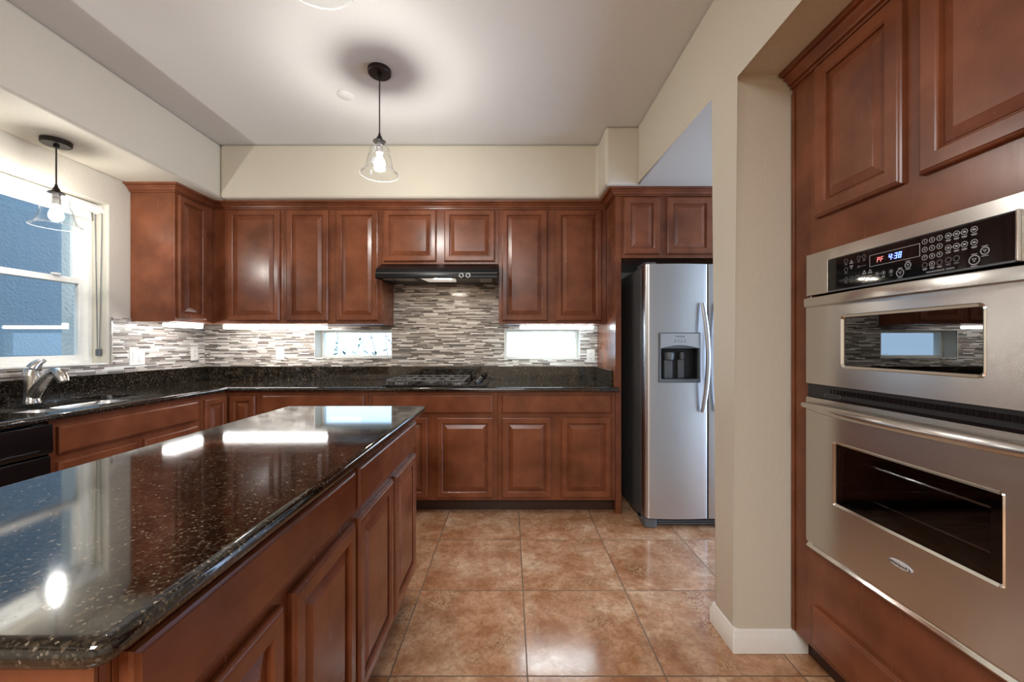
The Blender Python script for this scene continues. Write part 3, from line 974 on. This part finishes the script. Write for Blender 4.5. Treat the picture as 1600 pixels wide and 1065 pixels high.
# ------------------------------------------------------------------ refrigerator
fx0, fx1, fs = 0.895, 1.805, 1.307
fg = thing('refrigerator', 'stainless side-by-side refrigerator with a water dispenser in its left door', 'refrigerator', (fx0, 2.70, 0))
fw_ = fx1 - fx0
obj('cabinet_body', MB().box(0, fw_, 0.006, 0.70, 0.03, 1.745), M['steel_side'], fg, 0.006)
def fdoor(x0, x1, z0, z1, hole_=None, rl=0.03, rr_=0.006):
    """convex door in plan with rounded outer edge; local y: front about -0.09"""
    n = 16
    pts = []
    yb = -0.002
    def yf(u):
        return -0.083 - 0.012 * math.sin(PI * u)
    pl = []
    for k in range(7):
        a = PI + (PI / 2) * k / 6
        pl.append((x0 + rl + rl * math.cos(a), yf(0) + rl + rl * math.sin(a)))
    for k in range(1, n):
        u = k / n
        xx = x0 + rl + (x1 - rr_ - x0 - rl) * u
        pl.append((xx, yf(u)))
    for k in range(4):
        a = -PI / 2 + (PI / 2) * k / 3
        pl.append((x1 - rr_ + rr_ * math.cos(a), yf(1) + rr_ + rr_ * math.sin(a)))
    pl += [(x1, yb), (x0, yb)]
    return pl
dl = MB().prism(fdoor(0, fs - fx0 - 0.004, 0.07, 1.75), 2, 0.070, 1.750)
D1 = obj('door', dl, M['steel_soft'], fg, smooth=30)
dr_pl = [(fw_ - x + (fs - fx0 + 0.004) - 0.0, y) for x, y in []]
pl = fdoor(0, fx1 - fs - 0.004, 0.07, 1.75)
w_ = fx1 - fs - 0.004
pr = [(fw_ - x, y) for x, y in pl][::-1]
D2 = obj('door', MB().prism(pr, 2, 0.070, 1.750), M['steel_soft'], fg, smooth=30)
# recess for the dispenser cut into the left door
rx0, rx1, rz0, rz1 = 0.977 - fx0, 1.252 - fx0, 0.968, 1.297
cut = MB().box(rx0 + 0.012, rx1 - 0.012, -0.2, -0.022, rz0 + 0.02, rz1 - 0.10)
co = obj('cutter', cut, M['black_soft'])
co.parent = fg
bo = D1.modifiers.new('recess', 'BOOLEAN')
bo.operation = 'DIFFERENCE'
bo.solver = 'EXACT'
bo.object = co
bpy.context.view_layer.update()
dg = bpy.context.evaluated_depsgraph_get()
new = bpy.data.meshes.new_from_object(D1.evaluated_get(dg))
D1.modifiers.clear()
D1.data = new
bpy.data.objects.remove(co)
# dispenser surround
YF = -0.0955
dsp = MB().plate([rx0, rx0 + 0.014, rx1 - 0.014, rx1], [rz0, rz0 + 0.024, rz1 - 0.104, rz1], lambda i, j: i == 1 and j == 1,
                 lambda u, v: (u, YF - 0.006, v), lambda u, v: (u, YF + 0.020, v))
DS = obj('dispenser', dsp, M['grey_plastic'], fg, 0.004, 2)
# arched control fascia
arch = [(rx0 + 0.008, rz1 - 0.006)]
for k in range(15):
    u = k / 14
    arch.append((rx0 + 0.008 + (rx1 - rx0 - 0.016) * u, rz1 - 0.104 + 0.022 * math.sin(PI * u)))
arch.append((rx1 - 0.008, rz1 - 0.006))
obj('control_fascia', MB().prism(arch, 1, YF - 0.0095, YF - 0.0062), M['steel_soft'], DS)
cav = MB().plate([rx0 + 0.013, rx0 + 0.017, rx1 - 0.017, rx1 - 0.013], [rz0 + 0.021, rz0 + 0.025, rz1 - 0.105, rz1 - 0.101], lambda i, j: i == 1 and j == 1,
                 lambda u, v: (u, YF + 0.0205, v), lambda u, v: (u, -0.0225, v))
cav.box(rx0 + 0.0175, rx1 - 0.0175, -0.027, -0.023, rz0 + 0.0255, rz1 - 0.1055)
obj('dispenser_cavity', cav, M['black_soft'], DS)
xm = (rx0 + rx1) / 2
pd = MB().prism(rounded(xm - 0.085, xm - 0.028, -0.055, -0.029, 0.006, 3), 2, rz0 + 0.026, rz0 + 0.15)
pd.lathe([(0.030, rz0 + 0.15), (0.034, rz0 + 0.19), (0.030, rz0 + 0.20)], (xm - 0.055, -0.057, 0), 20)
obj('paddle', pd, M['grey_plastic'], DS, 0.003)
pd = MB().prism(rounded(xm + 0.006, xm + 0.05, -0.055, -0.029, 0.006, 3), 2, rz0 + 0.026, rz0 + 0.15)
pd.lathe([(0.012, rz0 + 0.15), (0.016, rz0 + 0.18), (0.012, rz0 + 0.20)], (xm + 0.03, -0.058, 0), 20)
obj('paddle', pd, M['grey_plastic'], DS, 0.003)
obj('drip_tray', MB().box(rx0 + 0.02, rx1 - 0.02, YF - 0.004, -0.03, rz0 + 0.0255, rz0 + 0.029), M['black'], DS)
TM = lambda x, y, z: Matrix.Translation((x, y, z)) @ FRONT
text_obj('lettering', 'FRIGIDAIRE', 0.012, M['darkink'], DS, TM(xm, YF - 0.0100, rz1 - 0.026))
dots = MB()
for k in range(4):
    dots.box(xm - 0.037 + 0.021 * k, xm - 0.027 + 0.021 * k, YF - 0.0101, YF - 0.0096, rz1 - 0.048, rz1 - 0.045)
    dots.box(xm - 0.040 + 0.021 * k, xm - 0.026 + 0.021 * k, YF - 0.0101, YF - 0.0096, rz1 - 0.062, rz1 - 0.0585)
obj('button_markings', dots, M['darkink'], DS)
# handles
def fhandle(x, sgn):
    pts, mb = [], MB()
    z0, z1 = 0.776, 1.492
    loops = []
    for k in range(25):
        u = k / 24
        z = z0 + (z1 - z0) * u
        y = YF - 0.012 - 0.042 * math.sin(PI * u) ** 0.8
        xo = x + sgn * 0.016 * math.sin(PI * u)
        w = 0.013
        loops.append([(xo + dx, y + dy, z) for dx, dy in ((-w, -0.006), (-w * .6, -0.011), (w * .6, -0.011), (w, -0.006), (w, 0.006), (w * .6, 0.010), (-w * .6, 0.010), (-w, 0.006))])
    return mb.ringloops(loops)
obj('handle', fhandle(fs - fx0 - 0.047, 1), M['steel_soft'], D1, smooth=50)
obj('handle', fhandle(fs - fx0 + 0.044, -1), M['steel_soft'], D2, smooth=50)
obj('hinge_cover', MB().prism([(-0.075, 1.751), (-0.07, 1.765), (-0.02, 1.772), (0.10, 1.768), (0.10, 1.7465), (0.0, 1.7465), (0.0, 1.751)], 0, 0.004, 0.075), M['steel_side'], fg, 0.004)
gr = MB().box(0.09, fw_ - 0.09, -0.045, -0.004, 0.016, 0.064)
GR = obj('base_grille', gr, M['black_soft'], fg, 0.003)
for k in range(3):
    obj('grille_bar', MB().box(0.092, fw_ - 0.092, -0.0495, -0.0455, 0.018 + 0.016 * k, 0.026 + 0.016 * k), M['grey_plastic'], GR)
for x0, x1 in ((0.0, 0.088), (fw_ - 0.088, fw_)):
    obj('corner_foot', MB().prism(rounded(x0, x1, -0.066, 0.10, 0.02, 4), 2, 0.0005, 0.060), M['grey_plastic'], fg, 0.006)

# ------------------------------------------------------------------ oven cabinet and double oven (front faces -x)
OX, OY = 1.119, 1.570
OW = 0.95
oc = thing('oven_cabinet', 'tall cherry cabinet holding the double oven in the right alcove', 'cabinet', (OX, OY, 0), -PI / 2)
# local: x = distance towards the camera, -y out of the face
o0, o1 = 0.106, 0.844          # oven opening in local x
oz0, oz1 = 0.478, 1.548
cb = MB().box(0.001, OW, 0.0205, 0.62, 0.10, oz0 - 0.02)
cb.box(0.001, OW, 0.0205, 0.62, oz1 + 0.01, 2.26)
cb.box(0.001, 0.02, 0.0205, 0.62, oz0 - 0.0199, oz1 + 0.0099)
cb.box(OW - 0.02, OW, 0.0205, 0.62, oz0 - 0.0199, oz1 + 0.0099)
obj('carcass', cb, M['wood'], oc)
obj('face_frame', MB().plate([0.0, o0 + 0.012, o1 - 0.012, OW], [0.10, oz0 + 0.012, oz1 - 0.012, 2.26], lambda i, j: i == 1 and j == 1,
                             lambda u, v: (u, 0, v), lambda u, v: (u, 0.020, v)), M['wood'], oc)
obj('scribe_strip', MB().box(0.0005, 0.016, -0.006, -0.0003, 0.10, 2.21), M['wood'], oc, 0.002)
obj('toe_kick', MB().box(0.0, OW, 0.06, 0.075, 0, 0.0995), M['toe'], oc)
door(oc, 0.132, 0.451, 1.677, 2.222, 0.052)
door(oc, 0.499, 0.818, 1.677, 2.222, 0.052)
drawer_front(oc, 0.123, 0.827, 0.125, 0.269)
cr = MB()
P_ = [(0.0, 0.0), (OW, 0.0)]
cpo = crown_prof(2.228, 2.2885)
cr.ringloops([[(x, -o, z) for o, z in cpo] for x in (0.002, OW)])
obj('crown_molding', cr, M['woodx'], oc, smooth=22)

ov = thing('wall_oven', 'stainless wall oven with a microwave above and a large oven below', 'oven', (OX, OY - o0, 0), -PI / 2)
Wd = o1 - o0
YO = -0.024        # front skin
obj('body', MB().box(0.02, Wd - 0.02, 0.001, 0.55, oz0 + 0.02, oz1 - 0.02), M['black_soft'], ov) if False else None
# control panel steel frame and black glass
cp_ = MB().plate([0, 0.108, 0.612, Wd], [1.399, 1.4005, 1.512, oz1], lambda i, j: i == 1 and j == 1, lambda u, v: (u, YO, v), lambda u, v: (u, -0.0005, v))
CP = obj('control_panel', cp_, M['steel'], ov, 0.002, 2)
gp = obj('glass_fascia', MB().box(0.1085, 0.6115, YO - 0.004, -0.004, 1.4010, 1.5115), M['black_glass'], CP, 0.004, 3)
obj('panel_lip', MB().box(0.1085, 0.6115, YO - 0.008, YO - 0.0042, 1.3990, 1.4035), M['grey_plastic'], CP, 0.001)
for x in (0.1045, 0.6120):
    obj('side_trim', MB().box(x, x + 0.0045, YO - 0.009, YO - 0.0003, 1.4005, 1.5125), M['chrome'], CP, 0.0015)
YG = YO - 0.0046
ink = MB()
dim = MB()
def ringm(mb, u, z, r, w=0.0012, seg=20):
    loops = []
    for rr2, yy in ((r, YG + 0.0004), (r, YG), (r - w, YG), (r - w, YG + 0.0004)):
        loops.append([(u + rr2 * math.cos(2 * PI * k / seg), yy, z + rr2 * math.sin(2 * PI * k / seg)) for k in range(seg)])
    mb.ringloops(loops, close=True)
def bar(mb, u0, u1, z0, z1):
    mb.box(u0, u1, YG, YG + 0.0004, z0, z1)
def cap(mb, u, z, w=0.012):
    bar(mb, u - w / 2, u + w / 2, z, z + 0.0014)
    bar(mb, u - w * 0.4, u + w * 0.4, z - 0.0024, z - 0.001)
def tri(mb, u, z, s, up=1):
    o = [(u - s, z - up * s * .8), (u + s, z - up * s * .8), (u, z + up * s)]
    i_ = [(u - s * .62, z - up * s * .55), (u + s * .62, z - up * s * .55), (u, z + up * s * .6)]
    mb.ringloops([[(a, YG + 0.0004, b) for a, b in o], [(a, YG, b) for a, b in o], [(a, YG, b) for a, b in i_], [(a, YG + 0.0004, b) for a, b in i_]], close=True)
KU = (0.422, 0.440, 0.458)
KZ = (1.492, 1.471, 1.450, 1.430)
for r_ in range(4):
    for c in range(3):
        if r_ == 3 and c != 1:
            ringm(dim, KU[c], KZ[r_], 0.0068)
            cap(ink, KU[c], KZ[r_] - 0.0105)
            continue
        ringm(ink, KU[c], KZ[r_], 0.0070)
cap(ink, KU[1], KZ[3] - 0.0105)
for c, u in enumerate((0.478, 0.496, 0.513, 0.533)):
    for z in (1.492, 1.462):
        ringm(ink, u, z, 0.0072)
        cap(ink, u, z - 0.0112)
        bar(ink, u - 0.003, u + 0.003, z - 0.002, z + 0.002)
    if c < 2:
        ringm(dim, u, 1.432, 0.0070)
        cap(dim, u, 1.421)
for z in (1.492, 1.462):
    bar(ink, 0.4856, 0.4884, z - 0.0006, z + 0.0006)
    bar(ink, 0.5036, 0.5054, z - 0.0006, z + 0.0006)
for u, z, r_ in ((0.533, 1.420, 0.0115), (0.554, 1.437, 0.0090), (0.356, 1.4216, 0.0110), (0.378, 1.439, 0.0088)):
    ringm(ink, u, z, r_, 0.0018, 28)
    tri(ink, u, z, r_ * 0.42, -1)
    bar(ink, u - 0.006, u + 0.006, z + r_ + 0.0015, z + r_ + 0.003)
    bar(ink, u - 0.007, u + 0.007, z - r_ - 0.0032, z - r_ - 0.0018)
for z in (1.491, 1.464):
    ringm(dim, 0.178, z, 0.0072)
    cap(dim, 0.178, z - 0.0105, 0.010)
for u in (0.225, 0.243):
    ringm(dim, u, 1.492, 0.0062)
    cap(dim, u, 1.4815, 0.009)
for u in (0.178, 0.198, 0.219):
    ringm(dim, u, 1.433, 0.0062)
    cap(dim, u, 1.4225, 0.009)
tri(ink, 0.198, 1.485, 0.0066, 1)
tri(ink, 0.198, 1.468, 0.0066, -1)
bar(dim, 0.222, 0.250, 1.4635, 1.4650)
ringm(dim, 0.224, 1.4642, 0.0036)
for u in (0.244, 0.264):
    tri(ink, u, 1.443, 0.0068, 1)
    tri(ink, u, 1.425, 0.0068, -1)
for u in (0.287, 0.307, 0.330):
    ringm(dim, u, 1.430, 0.0064)
    bar(ink, u - 0.0016, u + 0.0016, 1.4275, 1.4335)
    cap(ink if u < 0.32 else dim, u, 1.4195, 0.009)
bar(ink, 0.2938, 0.3002, 1.4294, 1.4306)
# display frame
for a in ((0.262, 0.410, 1.4895, 1.4906), (0.262, 0.410, 1.4560, 1.4571), (0.262, 0.2632, 1.4571, 1.4895), (0.4088, 0.410, 1.4571, 1.4895)):
    bar(ink, *a)
obj('button_markings', ink, M['ink'], gp)
obj('faint_button_markings', dim, M['inkdim'], gp)
dmb = MB()
k = 0
digs = MB()
TO = lambda u, z, y=YG: Matrix.Translation((u, y, z)) @ FRONT
for r_, row in enumerate(('123', '456', '789', ' 0 ')):
    for c, ch in enumerate(row):
        if ch != ' ':
            text_obj('digit', ch, 0.0085, M['ink'], gp, TO(KU[c], KZ[r_]))
text_obj('lettering', 'MICROWAVE OVEN', 0.0062, M['ink'], gp, TO(0.459, 1.4095), 1.25)
text_obj('lettering', 'LOWER OVEN', 0.0050, M['ink'], gp, TO(0.256, 1.4125), 1.25)
# seven-segment digits
SEG = {'4': 'bcfg', '3': 'abcdg', '8': 'abcdefg', 'P': 'abefg', 'F': 'aefg'}
def seven(mb, ch, u, z, w, h, th):
    m = h / 2
    sg = {'a': (u, u + w, z + h - th, z + h), 'd': (u, u + w, z, z + th), 'g': (u, u + w, z + m - th / 2, z + m + th / 2),
          'f': (u, u + th, z + m, z + h), 'b': (u + w - th, u + w, z + m, z + h), 'e': (u, u + th, z, z + m), 'c': (u + w - th, u + w, z, z + m)}
    for s in SEG[ch]:
        x0, x1, q0, q1 = sg[s]
        sl = 0.12
        mb.ringloops([[(x0 + (q0 - z) * sl, y, q0), (x1 + (q0 - z) * sl, y, q0), (x1 + (q1 - z) * sl, y, q1), (x0 + (q1 - z) * sl, y, q1)] for y in (YG, YG + 0.0003)])
tm = MB()
seven(tm, '4', 0.3220, 1.4645, 0.0085, 0.0165, 0.0022)
tm.box(0.3335, 0.3355, YG, YG + 0.0003, 1.4685, 1.4705)
tm.box(0.3340, 0.3360, YG, YG + 0.0003, 1.4755, 1.4775)
seven(tm, '3', 0.3385, 1.4645, 0.0085, 0.0165, 0.0022)
seven(tm, '8', 0.3505, 1.4645, 0.0085, 0.0165, 0.0022)
obj('clock_digits', tm, M['blue'], gp, label='glowing blue digits reading 4:38')
pf = MB()
seven(pf, 'P', 0.2860, 1.4650, 0.0075, 0.0145, 0.0016)
seven(pf, 'F', 0.2970, 1.4650, 0.0075, 0.0145, 0.0016)
obj('warning_letters', pf, M['red'], gp, label='glowing red letters PF')

def oven_door(name, z0, z1, wx0, wx1, wz0, wz1, glass, rad):
    """steel door with a rounded window opening, glass, rim and a bowed bar handle"""
    out = [(x, z) for x, z in rounded(0.004, Wd - 0.004, z0, z1, 0.004, 6)]
    inn = [(x, z) for x, z in rounded(wx0, wx1, wz0, wz1, rad, 6)]
    yb, yf = -0.001, YO - 0.004
    mb = MB()
    mb.ringloops([[(x, yb, z) for x, z in out], [(x, yf, z) for x, z in out], [(x, yf, z) for x, z in inn], [(x, yb, z) for x, z in inn]], close=True)
    d = obj(name, mb, M['steel'], ov, smooth=30)
    rim = MB()
    inn2 = [(x, z) for x, z in rounded(wx0 - 0.005, wx1 + 0.005, wz0 - 0.005, wz1 + 0.005, rad + 0.004, 6)]
    inn3 = [(x, z) for x, z in rounded(wx0 + 0.004, wx1 - 0.004, wz0 + 0.004, wz1 - 0.004, max(0.003, rad - 0.004), 6)]
    rim.ringloops([[(x, yf - 0.0003, z) for x, z in inn2], [(x, yf - 0.0035, z) for x, z in [(a * .5 + c * .5, b * .5 + e * .5) for (a, b), (c, e) in zip(inn, inn2)]],
                   [(x, yf + 0.002, z) for x, z in inn3], [(x, yf + 0.004, z) for x, z in inn3], [(x, yf + 0.004, z) for x, z in inn], [(x, yf - 0.0003, z) for x, z in inn]], close=True)
    obj('window_rim', rim, M['chrome'], d, smooth=40)
    obj('oven_window', MB().prism(inn3, 1, yf + 0.0042, yf + 0.0085), M[glass], d)
    mask = MB().plate([wx0 + 0.001, wx0 + 0.022, wx1 - 0.03, wx1 - 0.001], [wz0 + 0.001, wz0 + 0.016, wz1 - 0.012, wz1 - 0.001], lambda i, j: i == 1 and j == 1,
                      lambda u, v: (u, yf + 0.0095, v), lambda u, v: (u, yf + 0.0115, v))
    obj('window_mask', mask, M['black'], d)
    return d, yf
md, yf = oven_door('microwave_door', 1.080, 1.390, 0.163, 0.552, 1.147, 1.314, 'oven_glass', 0.012)
# flat full-width handle along the top of the microwave door
hb = MB()
loops = []
for k in range(21):
    u = k / 20
    x = 0.004 + (Wd - 0.008) * u
    y = yf - 0.0045 - 0.030 * math.sin(PI * u) ** 1.1
    loops.append([(x, y, 1.356), (x, y - 0.003, 1.358), (x, y - 0.004, 1.384), (x, y - 0.002, 1.3875), (x, yf - 0.0002, 1.3875), (x, yf - 0.0002, 1.356)])
obj('handle', hb.ringloops(loops), M['steel'], md, smooth=35)
ld_, yf2 = oven_door('oven_door', 0.503, 1.030, 0.130, 0.587, 0.684, 0.891, 'oven_glass_low', 0.006)
hb = MB()
loops = []
for k in range(25):
    u = k / 24
    x = 0.004 + (Wd - 0.008) * u
    y = yf2 - 0.0105 - 0.034 * math.sin(PI * u) ** 0.9
    hr = 0.009 + 0.007 * min(1, 6 * u, 6 * (1 - u))
    loops.append([(x, y + hr * math.cos(2 * PI * q / 14), 1.000 + hr * 1.1 * math.sin(2 * PI * q / 14)) for q in range(14)])
obj('handle', hb.ringloops(loops), M['steel'], ld_, smooth=50)
# vent strip between the doors
vt = MB().box(0.003, Wd - 0.003, -0.020, -0.002, 1.031, 1.079)
VT = obj('vent_strip', vt, M['black_soft'], ov)
sl = MB()
for k in range(46):
    x = 0.10 + k * 0.0135
    sl.box(x, x + 0.009, -0.0225, -0.0203, 1.052, 1.068)
sl.box(0.003, Wd - 0.003, -0.0225, -0.0203, 1.032, 1.038)
obj('vent_slots', sl, M['black'], VT)
ds_ = MB().plate([0.085, 0.0865, 0.1485, 0.15], [1.040, 1.0413, 1.0487, 1.050], lambda i, j: i == 1 and j == 1, lambda u, v: (u, -0.0246, v), lambda u, v: (u, -0.0228, v))
obj('latch', ds_, M['iron'], VT)
# trims and badge
obj('bottom_trim', MB().prism([(-0.0005, oz0 - 0.004), (-0.020, oz0 - 0.004), (-0.026, oz0 + 0.004), (-0.020, oz0 + 0.012), (-0.010, oz0 + 0.023), (-0.0005, oz0 + 0.023)], 0, 0.0, Wd), M['chrome'], ov)
obj('side_flange', MB().box(-0.004, 0.0028, -0.006, -0.0005, oz0, 1.398), M['chrome'], ov)
obj('side_flange', MB().box(Wd - 0.0028, Wd + 0.004, -0.006, -0.0005, oz0, 1.398), M['chrome'], ov)
bu, bz = 0.358, 0.606
bd = MB()
el = lambda a, b, y: [(bu + a * math.cos(2 * PI * q / 32), y, bz + b * math.sin(2 * PI * q / 32)) for q in range(32)]
bd.ringloops([el(0.034, 0.0105, yf2 - 0.0003), el(0.034, 0.0105, yf2 - 0.002), el(0.029, 0.0085, yf2 - 0.0045)])
BD = obj('badge', bd, M['badge'], ld_, smooth=50)
text_obj('lettering', 'Whirlpool', 0.0125, M['darkink'], BD, Matrix.Translation((bu - 0.004, yf2 - 0.0049, bz)) @ FRONT, 1.0)
arc = MB()
loops = []
for q in range(12):
    a = -0.9 + 2.2 * q / 11
    ro = 1.04
    ww = 0.10 * math.sin(PI * q / 11) + 0.02
    loops.append([(bu + 0.030 * (ro - ww) * math.cos(a), yf2 - 0.0049, bz + 0.0092 * (ro - ww) * math.sin(a)), (bu + 0.030 * ro * math.cos(a), yf2 - 0.0046, bz + 0.0092 * ro * math.sin(a)),
                  (bu + 0.030 * (ro - ww) * math.cos(a), yf2 - 0.0040, bz + 0.0092 * (ro - ww) * math.sin(a))])
arc.ringloops(loops)
obj('badge_swoosh', arc, M['navy'], BD)
# cavities and racks behind the glass
def cavity(name, z0, z1, racks):
    c = MB().box(0.04, Wd - 0.04, 0.50, 0.505, z0, z1)
    c.box(0.04, Wd - 0.04, 0.022, 0.50, z0 - 0.004, z0)
    c.box(0.04, Wd - 0.04, 0.022, 0.50, z1, z1 + 0.004)
    c.box(0.036, 0.04, 0.022, 0.505, z0 - 0.004, z1 + 0.004)
    c.box(Wd - 0.04, Wd - 0.036, 0.022, 0.505, z0 - 0.004, z1 + 0.004)
    b = obj(name, c, M['black_soft'], ov)
    for z in racks:
        r = MB()
        for y in (0.04, 0.47):
            r.tube([(0.045, y, z), (Wd - 0.045, y, z)], 0.004, 8)
        for q in range(18):
            x = 0.07 + q * (Wd - 0.14) / 17
            r.tube([(x, 0.04, z + 0.004), (x, 0.47, z + 0.004)], 0.0022, 6)
        obj('rack', r, M['chrome'], b)
cavity('microwave_cavity', 1.12, 1.34, [])
cavity('oven_cavity', 0.60, 0.95, [0.72, 0.83])

# ------------------------------------------------------------------ pendants
def pendant(label, x, y, zc, zrim, watts=12.0):
    t = thing('pendant_light', label, 'pendant lamp', (x, y, zc), 0, 'glass pendant lamps')
    d = zrim - zc
    obj('canopy', MB().lathe([(0.030, -0.0003), (0.0625, -0.0003), (0.0625, -0.020), (0.058, -0.025), (0.012, -0.026), (0.012, -0.038), (0.004, -0.040)], seg=40), M['bronze'], t, smooth=40)
    top = d + 0.178
    obj('cord', MB().tube([(0, 0, -0.0402), (0, 0, top + 0.0505)], 0.0035, 10), M['bronze'], t, smooth=50)
    obj('socket_cap', MB().lathe([(0.005, top + 0.050), (0.008, top + 0.036), (0.015, top + 0.024), (0.016, top + 0.016), (0.034, top + 0.004), (0.035, top + 0.001), (0.010, top + 0.001)], seg=32), M['bronze'], t, smooth=40)
    sh = MB()
    pr_ = [(0.033, 0.177), (0.036, 0.165), (0.046, 0.150), (0.053, 0.138), (0.0545, 0.128), (0.050, 0.120), (0.052, 0.112), (0.062, 0.095), (0.068, 0.070), (0.072, 0.045), (0.080, 0.024), (0.092, 0.008), (0.103, 0.001)]
    outer = [(r, d + z) for r, z in pr_]
    inner = [(r - 0.0022, d + z - 0.0012) for r, z in pr_][::-1]
    lp = [[(r * math.cos(2 * PI * q / 48), r * math.sin(2 * PI * q / 48), z) for q in range(48)] for r, z in outer + [(0.1045, d), (0.103, d - 0.0015)] + inner]
    sh.ringloops(lp, close=True)
    g_ = obj('glass_shade', sh, M['glass'], t, smooth=60)
    obj('rim', MB().tube([(0.1045 * math.cos(2 * PI * q / 48), 0.1045 * math.sin(2 * PI * q / 48), d - 0.001) for q in range(49)], 0.0021, 8), M['rim_glass'], g_, smooth=60)
    sc = obj('socket', MB().lathe([(0.016, top + 0.0005), (0.017, top - 0.018), (0.015, top - 0.020), (0.0185, top - 0.030), (0.0185, top - 0.062), (0.014, top - 0.064)], seg=28), M['silver'], t, smooth=40)
    bl = MB().lathe([(0.013, top - 0.0645), (0.014, top - 0.078), (0.018, top - 0.088), (0.026, top - 0.102), (0.030, top - 0.118), (0.029, top - 0.132), (0.022, top - 0.145), (0.010, top - 0.152), (0.001, top - 0.153)], seg=28)
    obj('bulb', bl, M['bulb'], t, smooth=60)
    l = bpy.data.lights.new('filament', 'POINT')
    l.energy = watts
    l.color = (1.0, 0.955, 0.90)
    l.shadow_soft_size = 0.009
    lo = bpy.data.objects.new('filament', l)
    lo.location = (0, 0, top - 0.092)
    COL.objects.link(lo)
    lo.parent = t
    return t
pendant('clear glass pendant lamp hanging in front of the sink window', -2.486, 2.17, ZS, 1.868, 10.0)
pendant('clear glass pendant lamp over the far end of the island', -0.725, 2.20, ZC, 2.165, 17.0)
pendant('clear glass pendant lamp over the near part of the island, only its rim in view', -0.505, 1.01, ZC, 2.165, 5.0)

# round blank cover in the ceiling
t = obj('ceiling_cover', MB().lathe([(0.049, -0.0003), (0.049, -0.004), (0.045, -0.007), (0.001, -0.008)], seg=40), M['ceiling'], None, smooth=40, loc=(-1.005, 2.42, ZC))
tag(t, 'small round white cover plate on the ceiling', 'cover plate')

# ------------------------------------------------------------------ under-cabinet light bars
def light_bar(label, loc, rz, w, glow='bar'):
    t = thing('light_bar', label, 'under-cabinet light', loc, rz, 'light bars under the wall cabinets')
    obj('housing', MB().box(0, w, 0, 0.055, 0.0255, 0.0345), M['plastic'], t, 0.002)
    obj('diffuser', MB().box(0.004, w - 0.004, 0.003, 0.052, 0.0, 0.025), M[glow], t, 0.006)
    return t
light_bar('glowing white light bar under the back corner cabinet, longest of the bars', (-2.318, 3.19, 1.345), 0, 0.83)
light_bar('glowing white light bar under the cabinet right of the hood', (0.078, 3.19, 1.345), 0, 0.60, 'bar_cool')
light_bar('white light bar under the wall cabinet beside the sink window', (-2.41, 2.80, 1.345), PI / 2, 0.32)

# ------------------------------------------------------------------ outlets and switch
def wallplate(name, label, cat, loc, rz, w, h, kind):
    t = thing(name, label, cat, loc, rz, 'white wall plates on the mosaic')
    obj('cover_plate', MB().frontloops(-w / 2, w / 2, -h / 2, h / 2, [(0, -0.0003), (0, -0.003), (0.003, -0.006)]), M['plastic'], t)
    if kind == 'switch':
        for s in (-1, 1):
            obj('rocker', MB().prism([(-0.0061, -0.033), (-0.0061, 0.033), (-0.0115 if s < 0 else -0.0075, 0.033), (-0.0075 if s < 0 else -0.0115, -0.033)], 0, s * 0.023 - 0.0165, s * 0.023 + 0.0165), M['plastic'], t)
    else:
        f = obj('receptacle', MB().prism(rounded(-0.0165, 0.0165, -0.034, 0.034, 0.003, 3), 1, -0.0085, -0.0061), M['plastic'], t)
        sl_ = MB()
        for c in (-0.018, 0.018):
            for q in (-0.006, 0.006):
                sl_.box(q - 0.001, q + 0.001, -0.0089, -0.0086, c - 0.002, c + 0.006)
            sl_.box(-0.002, 0.002, -0.0089, -0.0086, c - 0.009, c - 0.005)
        obj('slots', sl_, M['slot'], f)
    return t
wallplate('light_switch', 'white double rocker switch plate nearest the sink window', 'light switch', (XW + 0.008, 2.815, 1.130), PI / 2, 0.118, 0.117, 'switch')
wallplate('power_outlet', 'white outlet on the window wall mosaic near the corner', 'outlet', (XW + 0.008, 3.325, 1.142), PI / 2, 0.072, 0.117, 'outlet')
wallplate('power_outlet', 'white outlet on the back mosaic left of the left low window', 'outlet', (-1.997, YW - 0.008, 1.142), 0, 0.072, 0.117, 'outlet')
wallplate('power_outlet', 'white outlet between the right low window and the tall end panel', 'outlet', (0.702, YW - 0.008, 1.117), 0, 0.072, 0.117, 'outlet')

# ------------------------------------------------------------------ roller blind
rb = thing('roller_blind', 'white roller blind rolled up at the top of the sink window', 'blind', (XW - 0.05, LW[0], 2.105))
Lb = LW[1] - LW[0]
obj('roller', MB().lathe([(0.030, 0.012), (0.030, Lb - 0.025)], (0, 0, 0), 28, axis=1), M['fabric'], rb, smooth=40)
for y0, y1 in ((0.001, 0.0115), (Lb - 0.0245, Lb - 0.001)):
    obj('bracket', MB().lathe([(0.033, y0), (0.033, y1)], (0, 0, 0), 28, axis=1), M['vinyl'], rb, smooth=40)
obj('hanging_fabric', MB().box(-0.0305, -0.0295, 0.02, Lb - 0.03, -0.06, 0.0), M['fabric'], rb)
obj('bottom_rail', MB().box(-0.036, -0.024, 0.02, Lb - 0.03, -0.075, -0.0602), M['vinyl'], rb, 0.003)
ch = MB()
yc = Lb - 0.012
for dx in (-0.022, 0.022):
    n = 150
    for k in range(n):
        z = -0.02 - k * 0.006
        x = dx * (1 - max(0, (k / n - 0.1)) * 0.75)
        ch.lathe([(0.0006, -0.0025), (0.0026, -0.0012), (0.0026, 0.0012), (0.0006, 0.0025)], (x, yc, z), 6)
    ch.tube([(dx, yc, -0.02), (dx * 0.33, yc, -0.02 - n * 0.006)], 0.0012, 5)
obj('bead_chain', ch, M['grey_plastic'], rb)
obj('chain_tensioner', MB().box(-0.016, 0.016, Lb - 0.020, Lb - 0.0005, -0.962, -0.915), M['grey_plastic'], rb, 0.006)
